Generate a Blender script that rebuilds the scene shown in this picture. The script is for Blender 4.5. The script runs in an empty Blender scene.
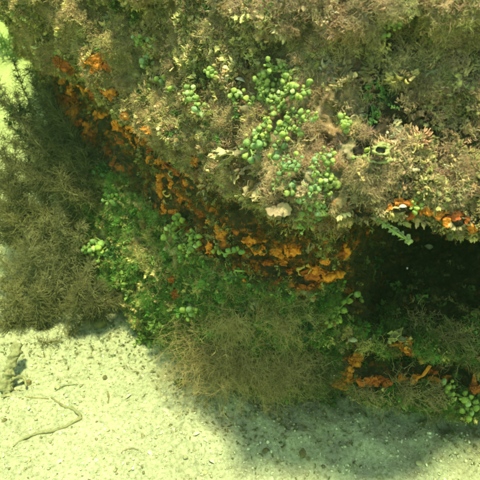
import bpy, math, random
import numpy as np
from mathutils import Vector, Matrix
from mathutils.bvhtree import BVHTree

rng = np.random.default_rng(7)
random.seed(7)
scene = bpy.context.scene
COL = scene.collection

# ------------------------------------------------------------------ camera, world, sun, exposure
CAM_H, PITCH, HALF = 0.60, math.radians(38.0), math.tan(math.radians(22.5))
cam_d = bpy.data.cameras.new('camera')
cam = bpy.data.objects.new('camera', cam_d)
COL.objects.link(cam)
cam.location = (0, 0, CAM_H)
cam.rotation_euler = (math.pi / 2 - PITCH, 0, 0)
cam_d.sensor_fit = 'HORIZONTAL'
cam_d.angle = math.radians(45.0)
cam_d.clip_start = 0.01
cam_d.clip_end = 100
cam_d.dof.use_dof = True
cam_d.dof.focus_distance = 0.55
cam_d.dof.aperture_fstop = 20
scene.camera = cam

SUN_EL, SUN_AZ = math.radians(85.5), math.radians(120)     # azimuth from +Y towards +X
to_sun = Vector((math.cos(SUN_EL) * math.sin(SUN_AZ), math.cos(SUN_EL) * math.cos(SUN_AZ), math.sin(SUN_EL)))
world = bpy.data.worlds.new('World')
scene.world = world
world.use_nodes = True
wn = world.node_tree
bg = wn.nodes['Background']
sky = wn.nodes.new('ShaderNodeTexSky')
sky.sky_type = 'NISHITA'
sky.sun_disc = False
sky.sun_elevation = SUN_EL
sky.sun_rotation = SUN_AZ
wn.links.new(sky.outputs[0], bg.inputs[0])
bg.inputs[1].default_value = 0.15
sun_d = bpy.data.lights.new('sun', 'SUN')
sun_d.energy = 3.0
sun_d.angle = math.radians(6)
sun_d.color = (1.0, 0.95, 0.84)
sun = bpy.data.objects.new('sun', sun_d)
COL.objects.link(sun)
sun.rotation_euler = to_sun.to_track_quat('Z', 'Y').to_euler()
sun.location = (1, 1, 3)

scene.view_settings.view_transform = 'Standard'
scene.view_settings.look = 'None'
scene.view_settings.exposure = 2.05
scene.view_settings.gamma = 1.0
scene.cycles.max_bounces = 4
scene.cycles.diffuse_bounces = 3
scene.cycles.transmission_bounces = 3
scene.cycles.volume_bounces = 0
scene.cycles.transparent_max_bounces = 8
scene.cycles.use_denoising = True
scene.cycles.filter_width = 2.0
scene.cycles.use_adaptive_sampling = True
scene.cycles.adaptive_threshold = 0.02

# ------------------------------------------------------------------ helpers
def ray(px, py):
    cx, cy = (px - 240) / 240 * HALF, (240 - py) / 240 * HALF
    F = np.array([0, math.cos(PITCH), -math.sin(PITCH)])
    U = np.array([0, math.sin(PITCH), math.cos(PITCH)])
    return F + cx * np.array([1.0, 0, 0]) + cy * U

def at(px, py, z=None, d=None):
    """world point seen at a reference position, at a given height or a given forward distance"""
    r = ray(px, py)
    s = (z - CAM_H) / r[2] if z is not None else d / r[1]
    return np.array([0, 0, CAM_H]) + s * r

def hash3(i, seed):
    i = i.astype(np.int64)
    h = (i[..., 0] * 374761393 + i[..., 1] * 668265263 + i[..., 2] * 2147483647 + seed * 1274126177) & 0xffffffff
    h = ((h ^ (h >> 13)) * 1274126177) & 0xffffffff
    h = ((h ^ (h >> 16)) * 2246822519) & 0xffffffff
    return ((h ^ (h >> 15)) & 0xffffff) / float(0xffffff)

def vnoise(P, seed=0):
    i = np.floor(P)
    f = P - i
    f = f * f * f * (f * (f * 6 - 15) + 10)
    out = 0
    for dx in (0, 1):
        for dy in (0, 1):
            for dz in (0, 1):
                w = (f[..., 0] if dx else 1 - f[..., 0]) * (f[..., 1] if dy else 1 - f[..., 1]) * (f[..., 2] if dz else 1 - f[..., 2])
                out = out + w * hash3(i + np.array([dx, dy, dz]), seed)
    return out * 2 - 1

def fbm(P, octv=4, seed=0, gain=0.5):
    a, s, out = 1.0, 1.0, 0
    for o in range(octv):
        out = out + a * vnoise(P * s + 17.3 * o, seed + o)
        a *= gain
        s *= 2.03
    return out

def norm(v):
    return v / np.maximum(np.linalg.norm(v, axis=-1, keepdims=True), 1e-9)

def mesh_np(name, V, F):
    """mesh from a vertex array and an array of equal-sized faces (or a list of such arrays)"""
    me = bpy.data.meshes.new(name)
    Fs = F if isinstance(F, list) else [F]
    V = np.asarray(V, np.float32)
    me.vertices.add(len(V))
    me.vertices.foreach_set('co', V.ravel())
    loops = np.concatenate([np.asarray(f, np.int32).ravel() for f in Fs])
    tot = np.concatenate([np.full(len(f), np.asarray(f).shape[1], np.int32) for f in Fs])
    start = np.concatenate([[0], np.cumsum(tot)[:-1]]).astype(np.int32)
    me.loops.add(len(loops))
    me.loops.foreach_set('vertex_index', loops)
    me.polygons.add(len(tot))
    me.polygons.foreach_set('loop_start', start)
    me.polygons.foreach_set('loop_total', tot)
    me.update(calc_edges=True)
    me.polygons.foreach_set('use_smooth', np.ones(len(tot), bool))
    return me

def join(parts):
    Vs, Fs, o = [], {}, 0
    for V, F in parts:
        V = np.asarray(V)
        for f in (F if isinstance(F, list) else [F]):
            f = np.asarray(f)
            Fs.setdefault(f.shape[1], []).append(f + o)
        Vs.append(V)
        o += len(V)
    return np.concatenate(Vs), [np.concatenate(v) for v in Fs.values()]

def obj(name, me, mat=None, parent=None, loc=None, **props):
    o = bpy.data.objects.new(name, me)
    COL.objects.link(o)
    if mat is not None and me is not None and not me.materials:
        me.materials.append(mat)
    if parent is not None:
        o.parent = parent
    if loc is not None:
        o.location = loc
    for k, v in props.items():
        o[k] = v
    return o

def basis(z, spin=0.0):
    q = Vector((0, 0, 1)).rotation_difference(Vector(z).normalized())
    return q.to_matrix() @ Matrix.Rotation(spin, 3, 'Z')

def place(o, loc, z=(0, 0, 1), spin=0.0, scale=1.0):
    M = basis(z, spin).to_4x4()
    M.translation = Vector(loc)
    sc = scale if hasattr(scale, '__len__') else (scale,) * 3
    o.matrix_world = M @ Matrix.Diagonal((*sc, 1))

def root(name, label, cat, loc, z=(0, 0, 1), spin=0.0, scale=1.0, group=None):
    o = obj(name, None, label=label, category=cat)
    o.empty_display_size = 0.01
    place(o, loc, z, spin, scale)
    if group:
        o['group'] = group
    return o

def tubes(P, R, sides=3):
    """P [n,m,3] paths, R [n,m] radii -> open tubes"""
    n, m, _ = P.shape
    T = np.gradient(P, axis=1)
    T = norm(T)
    ref = np.where(np.abs(T[..., 2:3]) > 0.9, np.array([1.0, 0, 0]), np.array([0, 0, 1.0]))
    A = norm(np.cross(T, ref))
    B = np.cross(T, A)
    ang = np.arange(sides) / sides * 2 * np.pi
    V = P[:, :, None, :] + R[:, :, None, None] * (np.cos(ang)[None, None, :, None] * A[:, :, None, :] + np.sin(ang)[None, None, :, None] * B[:, :, None, :])
    V = V.reshape(-1, 3)
    idx = np.arange(n * m * sides).reshape(n, m, sides)
    a = idx[:, :-1, :]
    b = np.roll(a, -1, axis=2)
    c = idx[:, 1:, :]
    d = np.roll(c, -1, axis=2)
    F = np.stack([a, b, d, c], -1).reshape(-1, 4)
    return V, F

def grow(S, D, L, m, wob, rg, pull=(0, 0, 0)):
    """curly paths from starts S along D of length L; m segments"""
    n = len(S)
    P = np.zeros((n, m + 1, 3))
    P[:, 0] = S
    D = norm(np.asarray(D, float))
    step = (np.asarray(L) / m).reshape(-1, 1)
    for k in range(m):
        D = norm(D + wob * rg.normal(size=(n, 3)) + np.asarray(pull))
        P[:, k + 1] = P[:, k] + D * step
    return P

def taper(n, m, r, end=0.35):
    return np.asarray(r).reshape(-1, 1) * np.linspace(1, end, m + 1)[None] * np.ones((n, 1))

def tuft(seed, n=40, length=0.013, r=0.00022, disc=0.005, spread=0.8, wob=0.35, branch=60, blen=0.005, m=5):
    rg = np.random.default_rng(seed)
    S = rg.normal(size=(n, 3)) * disc * 0.55
    S[:, 2] = -0.001
    D = np.array([0, 0, 1.0]) + spread * rg.normal(size=(n, 3)) * np.array([1, 1, .4])
    L = length * rg.uniform(0.5, 1.25, n)
    P = grow(S, D, L, m, wob, rg)
    out = [tubes(P, taper(n, m, np.full(n, r)))]
    if branch:
        i = rg.integers(0, n, branch)
        k = rg.integers(1, m + 1, branch)
        S2 = P[i, k]
        D2 = norm(P[i, k] - P[i, k - 1]) + 0.9 * rg.normal(size=(branch, 3))
        P2 = grow(S2, D2, blen * rg.uniform(0.5, 1.3, branch), 3, wob, rg)
        out.append(tubes(P2, taper(branch, 3, np.full(branch, r * 0.75))))
    return join(out)

def leaflet(rg, w, h, nu=7, nv=5, ragged=0.35, cup=0.4, thick=0.0003):
    """a small lobed blade with thickness, base at the origin, growing along +Z"""
    u = np.linspace(-1, 1, nu)
    v = np.linspace(0, 1, nv)
    U, W = np.meshgrid(u, v, indexing='ij')
    edge = 1 + ragged * rg.normal(size=nu)
    prof = .12 + .88 * np.sin(np.clip(W * 1.15, 0, 1) * np.pi / 2)
    X = U * w / 2 * (0.15 + prof)
    Z = W * h * edge[:, None] * (1 - 0.45 * np.abs(U) ** 2.4)
    Y = cup * w * (U ** 2) * W * 0.5 + cup * h * 0.4 * W ** 2 + rg.normal(size=X.shape) * 0.04 * w
    A = np.stack([X, Y, Z], -1).reshape(-1, 3)
    Bv = A + np.array([0, thick, 0])
    idx = np.arange(nu * nv).reshape(nu, nv)
    q = np.stack([idx[:-1, :-1], idx[1:, :-1], idx[1:, 1:], idx[:-1, 1:]], -1).reshape(-1, 4)
    k = nu * nv
    loop = np.concatenate([idx[:, 0], idx[-1, 1:], idx[::-1, -1][1:], idx[0, ::-1][1:-1]])
    nx = np.roll(loop, -1)
    side = np.stack([loop, loop + k, nx + k, nx], -1)
    return np.concatenate([A, Bv]), np.concatenate([q[:, ::-1], q + k, side])

def rotated(VF, z, spin, loc=(0, 0, 0), s=1.0):
    M = np.array(basis(z, spin))
    return VF[0] * s @ M.T + np.asarray(loc), VF[1]

def crumbs(seed, n=14, size=0.004, disc=0.006, ragged=0.35, up=0.6):
    rg = np.random.default_rng(seed)
    out = []
    for k in range(n):
        a = rg.uniform(0, 6.283)
        rr = disc * math.sqrt(rg.uniform()) * 0.8
        z = norm(np.array([math.cos(a) * rg.uniform(.2, 1), math.sin(a) * rg.uniform(.2, 1), up]))
        s = size * rg.uniform(0.5, 1.3)
        out.append(rotated(leaflet(rg, s * rg.uniform(.7, 1.3), s * 1.2, ragged=ragged), z, rg.uniform(0, 6.28), (math.cos(a) * rr, math.sin(a) * rr, -0.0005)))
    return join(out)

def ico(sub):
    import bmesh
    bm = bmesh.new()
    bmesh.ops.create_icosphere(bm, subdivisions=sub, radius=1)
    V = np.array([v.co[:] for v in bm.verts])
    F = np.array([[v.index for v in f.verts] for f in bm.faces])
    bm.free()
    return V, F
ICO = {k: ico(k) for k in (1, 2, 3, 4)}

def lump(seed, sub=3, amp=0.3, freq=1.6, squash=(1, 1, 1), octv=3):
    V, F = ICO[sub]
    n = fbm(V * freq + seed * 3.7, octv, seed)
    return V * (1 + amp * n[:, None]) * np.array(squash), F

# ------------------------------------------------------------------ materials
def nodes_of(name):
    m = bpy.data.materials.new(name)
    m.use_nodes = True
    nt = m.node_tree
    return m, nt, nt.nodes['Principled BSDF'], nt.nodes['Material Output']

def N(nt, t, **kw):
    n = nt.nodes.new(t)
    for k, v in kw.items():
        setattr(n, k, v)
    return n

def mul_col(nt, a, b, fac=1.0, mode='MULTIPLY'):
    m = N(nt, 'ShaderNodeMix', data_type='RGBA', blend_type=mode)
    m.inputs[0].default_value = fac
    for sock, x in ((m.inputs[6], a), (m.inputs[7], b)):
        if isinstance(x, tuple):
            sock.default_value = (*x, 1) if len(x) == 3 else x
        else:
            nt.links.new(x, sock)
    return m.outputs[2]

def ramp(nt, fac, stops):
    r = N(nt, 'ShaderNodeValToRGB')
    e = r.color_ramp.elements
    while len(e) < len(stops):
        e.new(0.5)
    for el, (p, c) in zip(e, stops):
        el.position = p
        el.color = (*c, 1)
    nt.links.new(fac, r.inputs[0])
    return r.outputs[0]

def noise(nt, scale, detail=3, coord='Object', rough=0.6):
    tc = N(nt, 'ShaderNodeTexCoord')
    n = N(nt, 'ShaderNodeTexNoise')
    n.inputs['Scale'].default_value = scale
    n.inputs['Detail'].default_value = detail
    n.inputs['Roughness'].default_value = rough
    nt.links.new(tc.outputs[coord], n.inputs['Vector'])
    return n.outputs['Fac']

def add_translucent(nt, bsdf, out, col, amount):
    tr = N(nt, 'ShaderNodeBsdfTranslucent')
    mx = N(nt, 'ShaderNodeMixShader')
    mx.inputs[0].default_value = amount
    if isinstance(col, tuple):
        tr.inputs[0].default_value = (*col, 1)
    else:
        nt.links.new(col, tr.inputs[0])
    nt.links.new(bsdf.outputs[0], mx.inputs[1])
    nt.links.new(tr.outputs[0], mx.inputs[2])
    nt.links.new(mx.outputs[0], out.inputs[0])

def mat_tinted(name, translucent=0.3, rough=0.85):
    """colour comes from the tint carried by each scattered sprig"""
    m, nt, b, out = nodes_of(name)
    at_ = N(nt, 'ShaderNodeAttribute', attribute_type='INSTANCER', attribute_name='tint')
    v = ramp(nt, noise(nt, 260, 2), [(0.3, (.6, .6, .6)), (0.7, (1.35, 1.3, 1.2))])
    c = mul_col(nt, at_.outputs['Color'], v)
    nt.links.new(c, b.inputs['Base Color'])
    b.inputs['Roughness'].default_value = rough
    b.inputs['Specular IOR Level'].default_value = 0.25
    add_translucent(nt, b, out, c, translucent)
    return m

def mat_plain(name, c1, c2, scale=200, translucent=0.0, rough=0.8, spec=0.3, vary=0.25, bump=0.0, detail=4):
    m, nt, b, out = nodes_of(name)
    c = ramp(nt, noise(nt, scale, detail), [(0.32, c1), (0.68, c2)])
    oi = N(nt, 'ShaderNodeObjectInfo')
    v = ramp(nt, oi.outputs['Random'], [(0, (1 - vary, 1 - vary, 1 - vary * .8)), (1, (1 + vary, 1 + vary * .7, 1 + vary * .3))])
    c = mul_col(nt, c, v)
    nt.links.new(c, b.inputs['Base Color'])
    b.inputs['Roughness'].default_value = rough
    b.inputs['Specular IOR Level'].default_value = spec
    if bump:
        bp = N(nt, 'ShaderNodeBump')
        bp.inputs['Strength'].default_value = bump
        bp.inputs['Distance'].default_value = 0.002
        nt.links.new(noise(nt, scale * 2, 4), bp.inputs['Height'])
        nt.links.new(bp.outputs[0], b.inputs['Normal'])
    if translucent:
        add_translucent(nt, b, out, c, translucent)
    return m

M_turf = mat_tinted('turf_algae', 0.3)
M_leaf = mat_tinted('leafy_algae', 0.35)
M_grit = mat_tinted('shell_grit', 0.0, 0.7)
def mat_bead(name, c1, c2):
    """waxy green bead under a patchy film of tan silt"""
    m, nt, b, out = nodes_of(name)
    c = ramp(nt, noise(nt, 1.3, 3), [(0.3, c1), (0.7, c2)])
    oi = N(nt, 'ShaderNodeObjectInfo')
    c = mul_col(nt, c, ramp(nt, oi.outputs['Random'], [(0, (.55, .65, .65)), (.5, (1, 1, 1)), (1, (1.4, 1.2, 1.0))]))
    mx = N(nt, 'ShaderNodeMix', data_type='RGBA')
    nt.links.new(ramp(nt, noise(nt, 2.6, 6, rough=.75), [(0.44, (0, 0, 0)), (0.66, (.8, .8, .8))]), mx.inputs[0])
    nt.links.new(c, mx.inputs[6])
    mx.inputs[7].default_value = (.42, .40, .22, 1)
    nt.links.new(mx.outputs[2], b.inputs['Base Color'])
    b.inputs['Roughness'].default_value = .7
    b.inputs['Specular IOR Level'].default_value = .15
    bp = N(nt, 'ShaderNodeBump')
    bp.inputs['Strength'].default_value = .35
    bp.inputs['Distance'].default_value = .15
    nt.links.new(noise(nt, 4, 5), bp.inputs['Height'])
    nt.links.new(bp.outputs[0], b.inputs['Normal'])
    add_translucent(nt, b, out, c, .35)
    return m
M_bead = mat_bead('grape_bead', (.20, .31, .045), (.35, .45, .11))
M_bead_blue = mat_bead('grape_bead_bluish', (.13, .27, .075), (.23, .39, .15))  # bluish bead tone, also puts the tint of shade into beads under the overhang
M_bead_pale = mat_bead('grape_bead_pale', (.34, .48, .22), (.46, .57, .34))
M_stem = mat_plain('grape_stem', (.16, .24, .06), (.24, .30, .10), 150, 0.25, 0.6)
M_green = mat_plain('green_algae', (.10, .165, .035), (.20, .285, .08), 90, 0.4, 0.7)
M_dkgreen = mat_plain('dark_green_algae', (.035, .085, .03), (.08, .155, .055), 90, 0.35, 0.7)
M_brown = mat_plain('brown_feather_algae', (.09, .078, .042), (.23, .20, .115), 60, 0.3, 0.85)
M_darkbrown = mat_plain('dark_feather_algae', (.055, .05, .027), (.165, .145, .08), 60, 0.3, 0.85)
M_tan = mat_plain('tan_filament_algae', (.30, .225, .12), (.54, .43, .25), 70, 0.3, 0.85)
M_fuzz = mat_plain('hanging_filament_algae', (.27, .195, .118), (.51, .39, .245), 60, 0.35, 0.85)
M_pale = mat_plain('pale_blade_algae', (.34, .30, .14), (.58, .54, .32), 260, 0.3, 0.8)
M_orange = mat_plain('orange_sponge', (.38, .095, .010), (.66, .235, .025), 230, 0.0, 0.75, 0.3, 0.2, 0.5)
M_rust = mat_plain('rust_sponge', (.20, .040, .010), (.42, .105, .014), 230, 0.0, 0.75, 0.3, 0.25, 0.5)
M_ochre = mat_plain('ochre_sponge', (.34, .20, .05), (.56, .37, .11), 230, 0.0, 0.75, 0.3, 0.2, 0.5)
M_hole = mat_plain('sponge_pore', (.05, .02, .01), (.09, .035, .015), 200)
M_shell = mat_plain('shell', (.42, .37, .27), (.62, .57, .46), 180, 0.0, 0.5, 0.4, 0.12)
M_tube = mat_plain('worm_tube', (.22, .18, .09), (.46, .40, .24), 400, 0.0, 0.8, 0.3, 0.15, 0.5)
M_tubegreen = mat_plain('green_tube', (.10, .11, .03), (.30, .29, .11), 500, 0.0, 0.7, 0.3, 0.1, 0.4)
M_inner = mat_plain('tube_inside', (.02, .02, .01), (.035, .03, .015), 200)
M_stick = mat_plain('dead_stick', (.10, .09, .06), (.24, .22, .15), 120, 0.0, 0.9, 0.2, 0.15, 0.5)
M_darkbit = mat_plain('dark_debris', (.07, .06, .035), (.16, .13, .07), 150, 0.0, 0.85, 0.2, 0.3, 0.4)
M_pebble = mat_plain('pebble', (.16, .145, .10), (.36, .34, .26), 120, 0.0, 0.85, 0.3, 0.25, 0.4)

def rock_material():
    m, nt, b, out = nodes_of('reef_rock')
    base = ramp(nt, noise(nt, 95, 6, rough=.72), [(0.30, (.05, .042, .020)), (0.43, (.17, .145, .065)), (0.55, (.33, .265, .145)), (0.68, (.50, .45, .32))])
    pink = ramp(nt, noise(nt, 30, 5), [(0.50, (0, 0, 0)), (0.62, (1, 1, 1))])
    mx = N(nt, 'ShaderNodeMix', data_type='RGBA', blend_type='MULTIPLY')
    nt.links.new(pink, mx.inputs[0])
    nt.links.new(base, mx.inputs[6])
    mx.inputs[7].default_value = (.95, .70, .62, 1)
    atr = N(nt, 'ShaderNodeAttribute', attribute_type='GEOMETRY', attribute_name='crust')
    atb = N(nt, 'ShaderNodeAttribute', attribute_type='GEOMETRY', attribute_name='painted_shade')
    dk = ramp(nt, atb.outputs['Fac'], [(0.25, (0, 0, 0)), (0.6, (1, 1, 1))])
    # under the lip, in cave and slit, shade painted in as near-black maroon crust
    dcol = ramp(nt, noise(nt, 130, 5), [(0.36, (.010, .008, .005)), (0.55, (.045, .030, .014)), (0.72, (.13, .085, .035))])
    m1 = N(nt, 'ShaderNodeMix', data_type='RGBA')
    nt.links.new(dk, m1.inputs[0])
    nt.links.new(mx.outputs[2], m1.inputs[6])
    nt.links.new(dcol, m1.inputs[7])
    mask = N(nt, 'ShaderNodeMath', operation='MULTIPLY')
    nt.links.new(atr.outputs['Fac'], mask.inputs[0])
    nt.links.new(ramp(nt, noise(nt, 60, 6, rough=.75), [(0.525, (0, 0, 0)), (0.59, (1, 1, 1))]), mask.inputs[1])
    oc = ramp(nt, noise(nt, 190, 4), [(0.35, (.14, .03, .008)), (0.62, (.46, .125, .014))])
    m2 = N(nt, 'ShaderNodeMix', data_type='RGBA')
    nt.links.new(mask.outputs[0], m2.inputs[0])
    nt.links.new(m1.outputs[2], m2.inputs[6])
    nt.links.new(oc, m2.inputs[7])
    nt.links.new(m2.outputs[2], b.inputs['Base Color'])
    b.inputs['Roughness'].default_value = 0.9
    b.inputs['Specular IOR Level'].default_value = 0.25
    bp = N(nt, 'ShaderNodeBump')
    bp.inputs['Strength'].default_value = 1.0
    bp.inputs['Distance'].default_value = 0.004
    nt.links.new(noise(nt, 230, 6, rough=.75), bp.inputs['Height'])
    nt.links.new(bp.outputs[0], b.inputs['Normal'])
    return m
M_rock = rock_material()

def sand_material():
    m, nt, b, out = nodes_of('shell_sand')
    c = ramp(nt, noise(nt, 240, 5, rough=.75), [(0.30, (.135, .122, .095)), (0.46, (.275, .26, .225)), (0.68, (.42, .405, .365))])
    big = ramp(nt, noise(nt, 9, 4), [(0.35, (.78, .77, .72)), (0.65, (1, 1, 1))])
    c = mul_col(nt, c, big)
    nt.links.new(c, b.inputs['Base Color'])
    b.inputs['Roughness'].default_value = 0.9
    b.inputs['Specular IOR Level'].default_value = 0.25
    bp = N(nt, 'ShaderNodeBump')
    bp.inputs['Strength'].default_value = 0.8
    bp.inputs['Distance'].default_value = 0.003
    nt.links.new(noise(nt, 320, 5, rough=.7), bp.inputs['Height'])
    nt.links.new(bp.outputs[0], b.inputs['Normal'])
    return m
M_sand = sand_material()

# ------------------------------------------------------------------ seabed
def sand_z(x, y):
    P = np.stack([x, y, np.zeros_like(x)], -1)
    return 0.010 * fbm(P * 7, 3, 90) + 0.0065 * fbm(P * 36, 4, 91) + 0.05 * np.clip(y - 1.1, 0, 3) * 0.5

gx = np.concatenate([np.linspace(-3.6, -0.85, 30), np.linspace(-0.83, 0.6, 330), np.linspace(0.65, 3.6, 30)])
gy = np.concatenate([np.linspace(-1.6, 0.0, 16), np.linspace(0.02, 1.1, 250), np.linspace(1.12, 2.2, 60), np.linspace(2.25, 4.0, 20)])
X, Y = np.meshgrid(gx, gy, indexing='ij')
Z = sand_z(X, Y)
idx = np.arange(X.size).reshape(X.shape)
quads = np.stack([idx[:-1, :-1], idx[1:, :-1], idx[1:, 1:], idx[:-1, 1:]], -1).reshape(-1, 4)
obj('sand_floor', mesh_np('sand_floor', np.stack([X, Y, Z], -1).reshape(-1, 3), quads), M_sand, kind='structure', label='pale shell sand of the sea floor', category='sand')

# ------------------------------------------------------------------ the boulder: profiles from the back over the lip and the undercut to the sand
def W(px, d, z):          # hidden points by forward distance and height
    r = ray(px, 240)
    return np.array([(px - 240) / 240 * HALF * math.hypot(d, CAM_H - z), d, z])

cols = []
def column(vis, back_d, inner_d, deep=None):
    """vis: (px,py,z) for top_frame, mid, shoulder, lip, lip_under, deep_up, deep_low, bulge_top, bulge_upper, slit, bulge_low, bottom"""
    p = [at(a, b_, z=c) for a, b_, c in vis]
    if deep:
        for k, v in deep.items():
            p[k] = W(*v)
    top, bot = p[0], p[-1]
    k0 = np.array([top[0] * 1.25, back_d + .12, -0.06])
    k1 = np.array([top[0] * 1.12, back_d, 0.50])
    inn = np.array([bot[0] * 1.1, inner_d, 0.02])
    gnd = np.array([bot[0] * 1.1, inner_d + .03, -0.06])
    cols.append(np.array([k0, k1] + p + [inn, gnd]))

column([(-6, -40, .38), (10, 4, .35), (28, 32, .32), (36, 52, .29), (44, 68, .26), (50, 92, .23), (56, 118, .20), (62, 150, .16), (68, 185, .12), (74, 218, .09), (80, 245, .06), (86, 268, .02)], 1.25, .78)
column([(14, -40, .43), (28, 0, .40), (46, 34, .355), (56, 56, .325), (66, 74, .285), (74, 100, .245), (80, 130, .205), (86, 165, .175), (91, 200, .135), (96, 235, .10), (101, 265, .07), (106, 290, .02)], 1.15, .72)
column([(100, -40, .455), (105, 10, .41), (105, 52, .37), (101, 72, .34), (102, 86, .31), (110, 112, .265), (116, 150, .215), (120, 188, .19), (125, 228, .145), (130, 263, .105), (135, 295, .065), (140, 325, .02)], 1.08, .66)
column([(165, -40, .475), (160, 30, .41), (155, 92, .352), (154, 126, .322), (160, 144, .292), (165, 166, .258), (169, 203, .212), (170, 232, .19), (171, 262, .15), (172, 290, .115), (175, 315, .08), (178, 340, .02)], 1.0, .62)
column([(225, -40, .49), (220, 50, .432), (220, 120, .382), (220, 168, .345), (222, 188, .312), (225, 210, .268), (228, 245, .218), (230, 276, .19), (230, 300, .16), (230, 325, .12), (230, 350, .08), (230, 375, .02)], .92, .58)
column([(285, -40, .50), (282, 60, .442), (280, 140, .396), (280, 193, .360), (282, 211, .322), (285, 234, .262), (288, 265, .210), (290, 288, .185), (290, 310, .155), (290, 335, .12), (290, 360, .08), (290, 392, .02)], .9, .56)
column([(345, -40, .505), (342, 60, .450), (338, 150, .402), (335, 205, .366), (336, 221, .328), (338, 240, .262), (338, 265, .200), (335, 290, .165), (335, 312, .135), (338, 340, .10), (340, 365, .07), (342, 390, .02)], .9, .56)
column([(370, -40, .51), (370, 60, .455), (366, 140, .412), (365, 200, .374), (365, 214, .340), (365, 0, .2), (365, 0, .2), (362, 318, .09), (362, 342, .10), (365, 360, .066), (364, 380, .06), (364, 396, .02)], .92, .56,
       {5: (372, .58, .25), 6: (374, .60, .09), 9: (367, .50, .060)})
column([(400, -40, .51), (400, 50, .46), (400, 120, .422), (400, 190, .378), (400, 208, .345), (400, 0, .2), (400, 0, .2), (400, 312, .085), (400, 343, .10), (400, 363, .055), (400, 382, .06), (400, 400, .025)], .95, .58,
       {5: (410, .66, .25), 6: (412, .70, .06), 9: (402, .51, .055)})
column([(440, -40, .51), (440, 50, .46), (440, 125, .42), (440, 197, .378), (440, 212, .345), (440, 0, .2), (440, 0, .2), (440, 312, .10), (440, 352, .105), (440, 372, .062), (440, 386, .06), (440, 406, .025)], .95, .58,
       {5: (450, .68, .25), 6: (455, .72, .06), 9: (442, .50, .060)})
column([(485, -40, .51), (485, 50, .46), (485, 130, .415), (485, 204, .374), (485, 220, .34), (485, 0, .2), (485, 0, .2), (485, 310, .11), (485, 355, .115), (485, 380, .066), (485, 394, .062), (485, 412, .025)], .95, .58,
       {5: (492, .68, .25), 6: (495, .72, .06)})
column([(590, -40, .50), (590, 50, .45), (590, 130, .40), (590, 204, .36), (590, 222, .32), (590, 0, .2), (590, 0, .2), (590, 300, .14), (590, 340, .14), (590, 370, .10), (590, 390, .06), (590, 412, .02)], .95, .58,
       {5: (590, .60, .24), 6: (590, .62, .10)})
column([(760, -40, .45), (750, 50, .38), (750, 130, .31), (750, 204, .26), (750, 222, .235), (750, 250, .21), (750, 275, .18), (750, 300, .15), (750, 330, .12), (750, 360, .09), (750, 390, .05), (750, 412, .01)], 1.0, .62)
first = cols[0].copy()
first[:, 0] -= 0.07
first[:, 1] += 0.22
first[:, 2] = first[:, 2] * .75 - .05
cols.insert(0, first)
last = cols[-1].copy()
last[:, 0] += 0.22
last[:, 1] += 0.25
last[:, 2] = last[:, 2] * .7 - .05
cols.append(last)
C = np.array(cols)                      # columns x 16 keys x 3
NK = C.shape[1]

def catmull(A, t):
    """resample along axis 0 at float positions t"""
    n = len(A)
    i = np.clip(np.floor(t).astype(int), 0, n - 2)
    f = (t - i).reshape(-1, *([1] * (A.ndim - 1)))
    g = lambda k: A[np.clip(i + k, 0, n - 1)]
    p0, p1, p2, p3 = g(-1), g(0), g(1), g(2)
    return 0.5 * (2 * p1 + (p2 - p0) * f + (2 * p0 - 5 * p1 + 4 * p2 - p3) * f ** 2 + (3 * p1 - p0 - 3 * p2 + p3) * f ** 3)

NU, NV = 530, 570
tu = np.linspace(0, len(cols) - 1, NU)
wk = np.array([.5, .5] + [1.6, 1.3, 1.1, .8, .9, 1.2, 1.0, .9, .9, .9, .9, .8] + [.5])   # key spacing weights (segments)
cum = np.concatenate([[0], np.cumsum(wk)])
tv = np.interp(np.linspace(0, cum[-1], NV), cum, np.arange(NK))
G = catmull(C, tu)
G = np.transpose(catmull(np.transpose(G, (1, 0, 2)), tv), (1, 0, 2))   # NU x NV x 3

def normals(G):
    du = np.gradient(G, axis=0)
    dv = np.gradient(G, axis=1)
    return norm(np.cross(dv, du))
NRM = normals(G)
c0 = np.array([0.1, 0.8, 0.2])
if np.mean(np.sum(NRM * (G - c0), -1)) < 0:
    NRM = -NRM
FLIP = np.sum(np.cross(np.gradient(G, axis=0), np.gradient(G, axis=1)) * NRM) < 0
amp = np.interp(tv, [0, 1.5, 3, 5, 6.5, 8, 10, 14, 15], [0, .8, 1, 1, .75, .7, 1, .8, 0])[None, :]
lipw = np.exp(-((tv[None, :] - 5.6) / 1.3) ** 2) * np.clip((tu[:, None] - 6.5) / 1.5, 0, 1)
amp = amp * (1 - .65 * lipw)
disp = 0.010 * fbm(G * 11, 2, 1) + 0.009 * fbm(G * 27, 3, 5) + 0.0065 * fbm(G * 80, 3, 9)
rid = 1 - np.abs(fbm(G * 20 + 4, 2, 30))
disp = disp + 0.0030 * np.abs(fbm(G * 170, 2, 21)) * 1.6 - .0024
disp = disp - 0.010 * np.clip(rid - .72, 0, 1) / .28
ROCK = G + NRM * (disp * amp)[..., None]
NRM2 = normals(ROCK)
if np.sum(NRM2 * NRM) < 0:
    NRM2 = -NRM2
KV = np.broadcast_to(tv[None], (NU, NV))
crust = np.interp(KV, [4.6, 5.2, 6.0, 8.6, 9.4, 10, 10.8, 11.5, 12.3], [0, .55, 1, 1, .55, .25, .75, .75, 0])
painted_shade = np.interp(KV, [4.9, 5.6, 8.6, 9.2], [0, 1, 1, 0])  # darkens the rock colour to add shade in undercut, cave and slit
painted_shade = np.maximum(painted_shade, ((tu > 7.3) & (tu < 12))[:, None] * np.interp(KV, [9.0, 9.6, 10.2, 10.6, 12.0, 12.5], [1, .8, .5, 1, 1, .3]))
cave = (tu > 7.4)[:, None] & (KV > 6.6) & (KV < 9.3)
crust = np.where(cave, crust * .25, crust)

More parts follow.
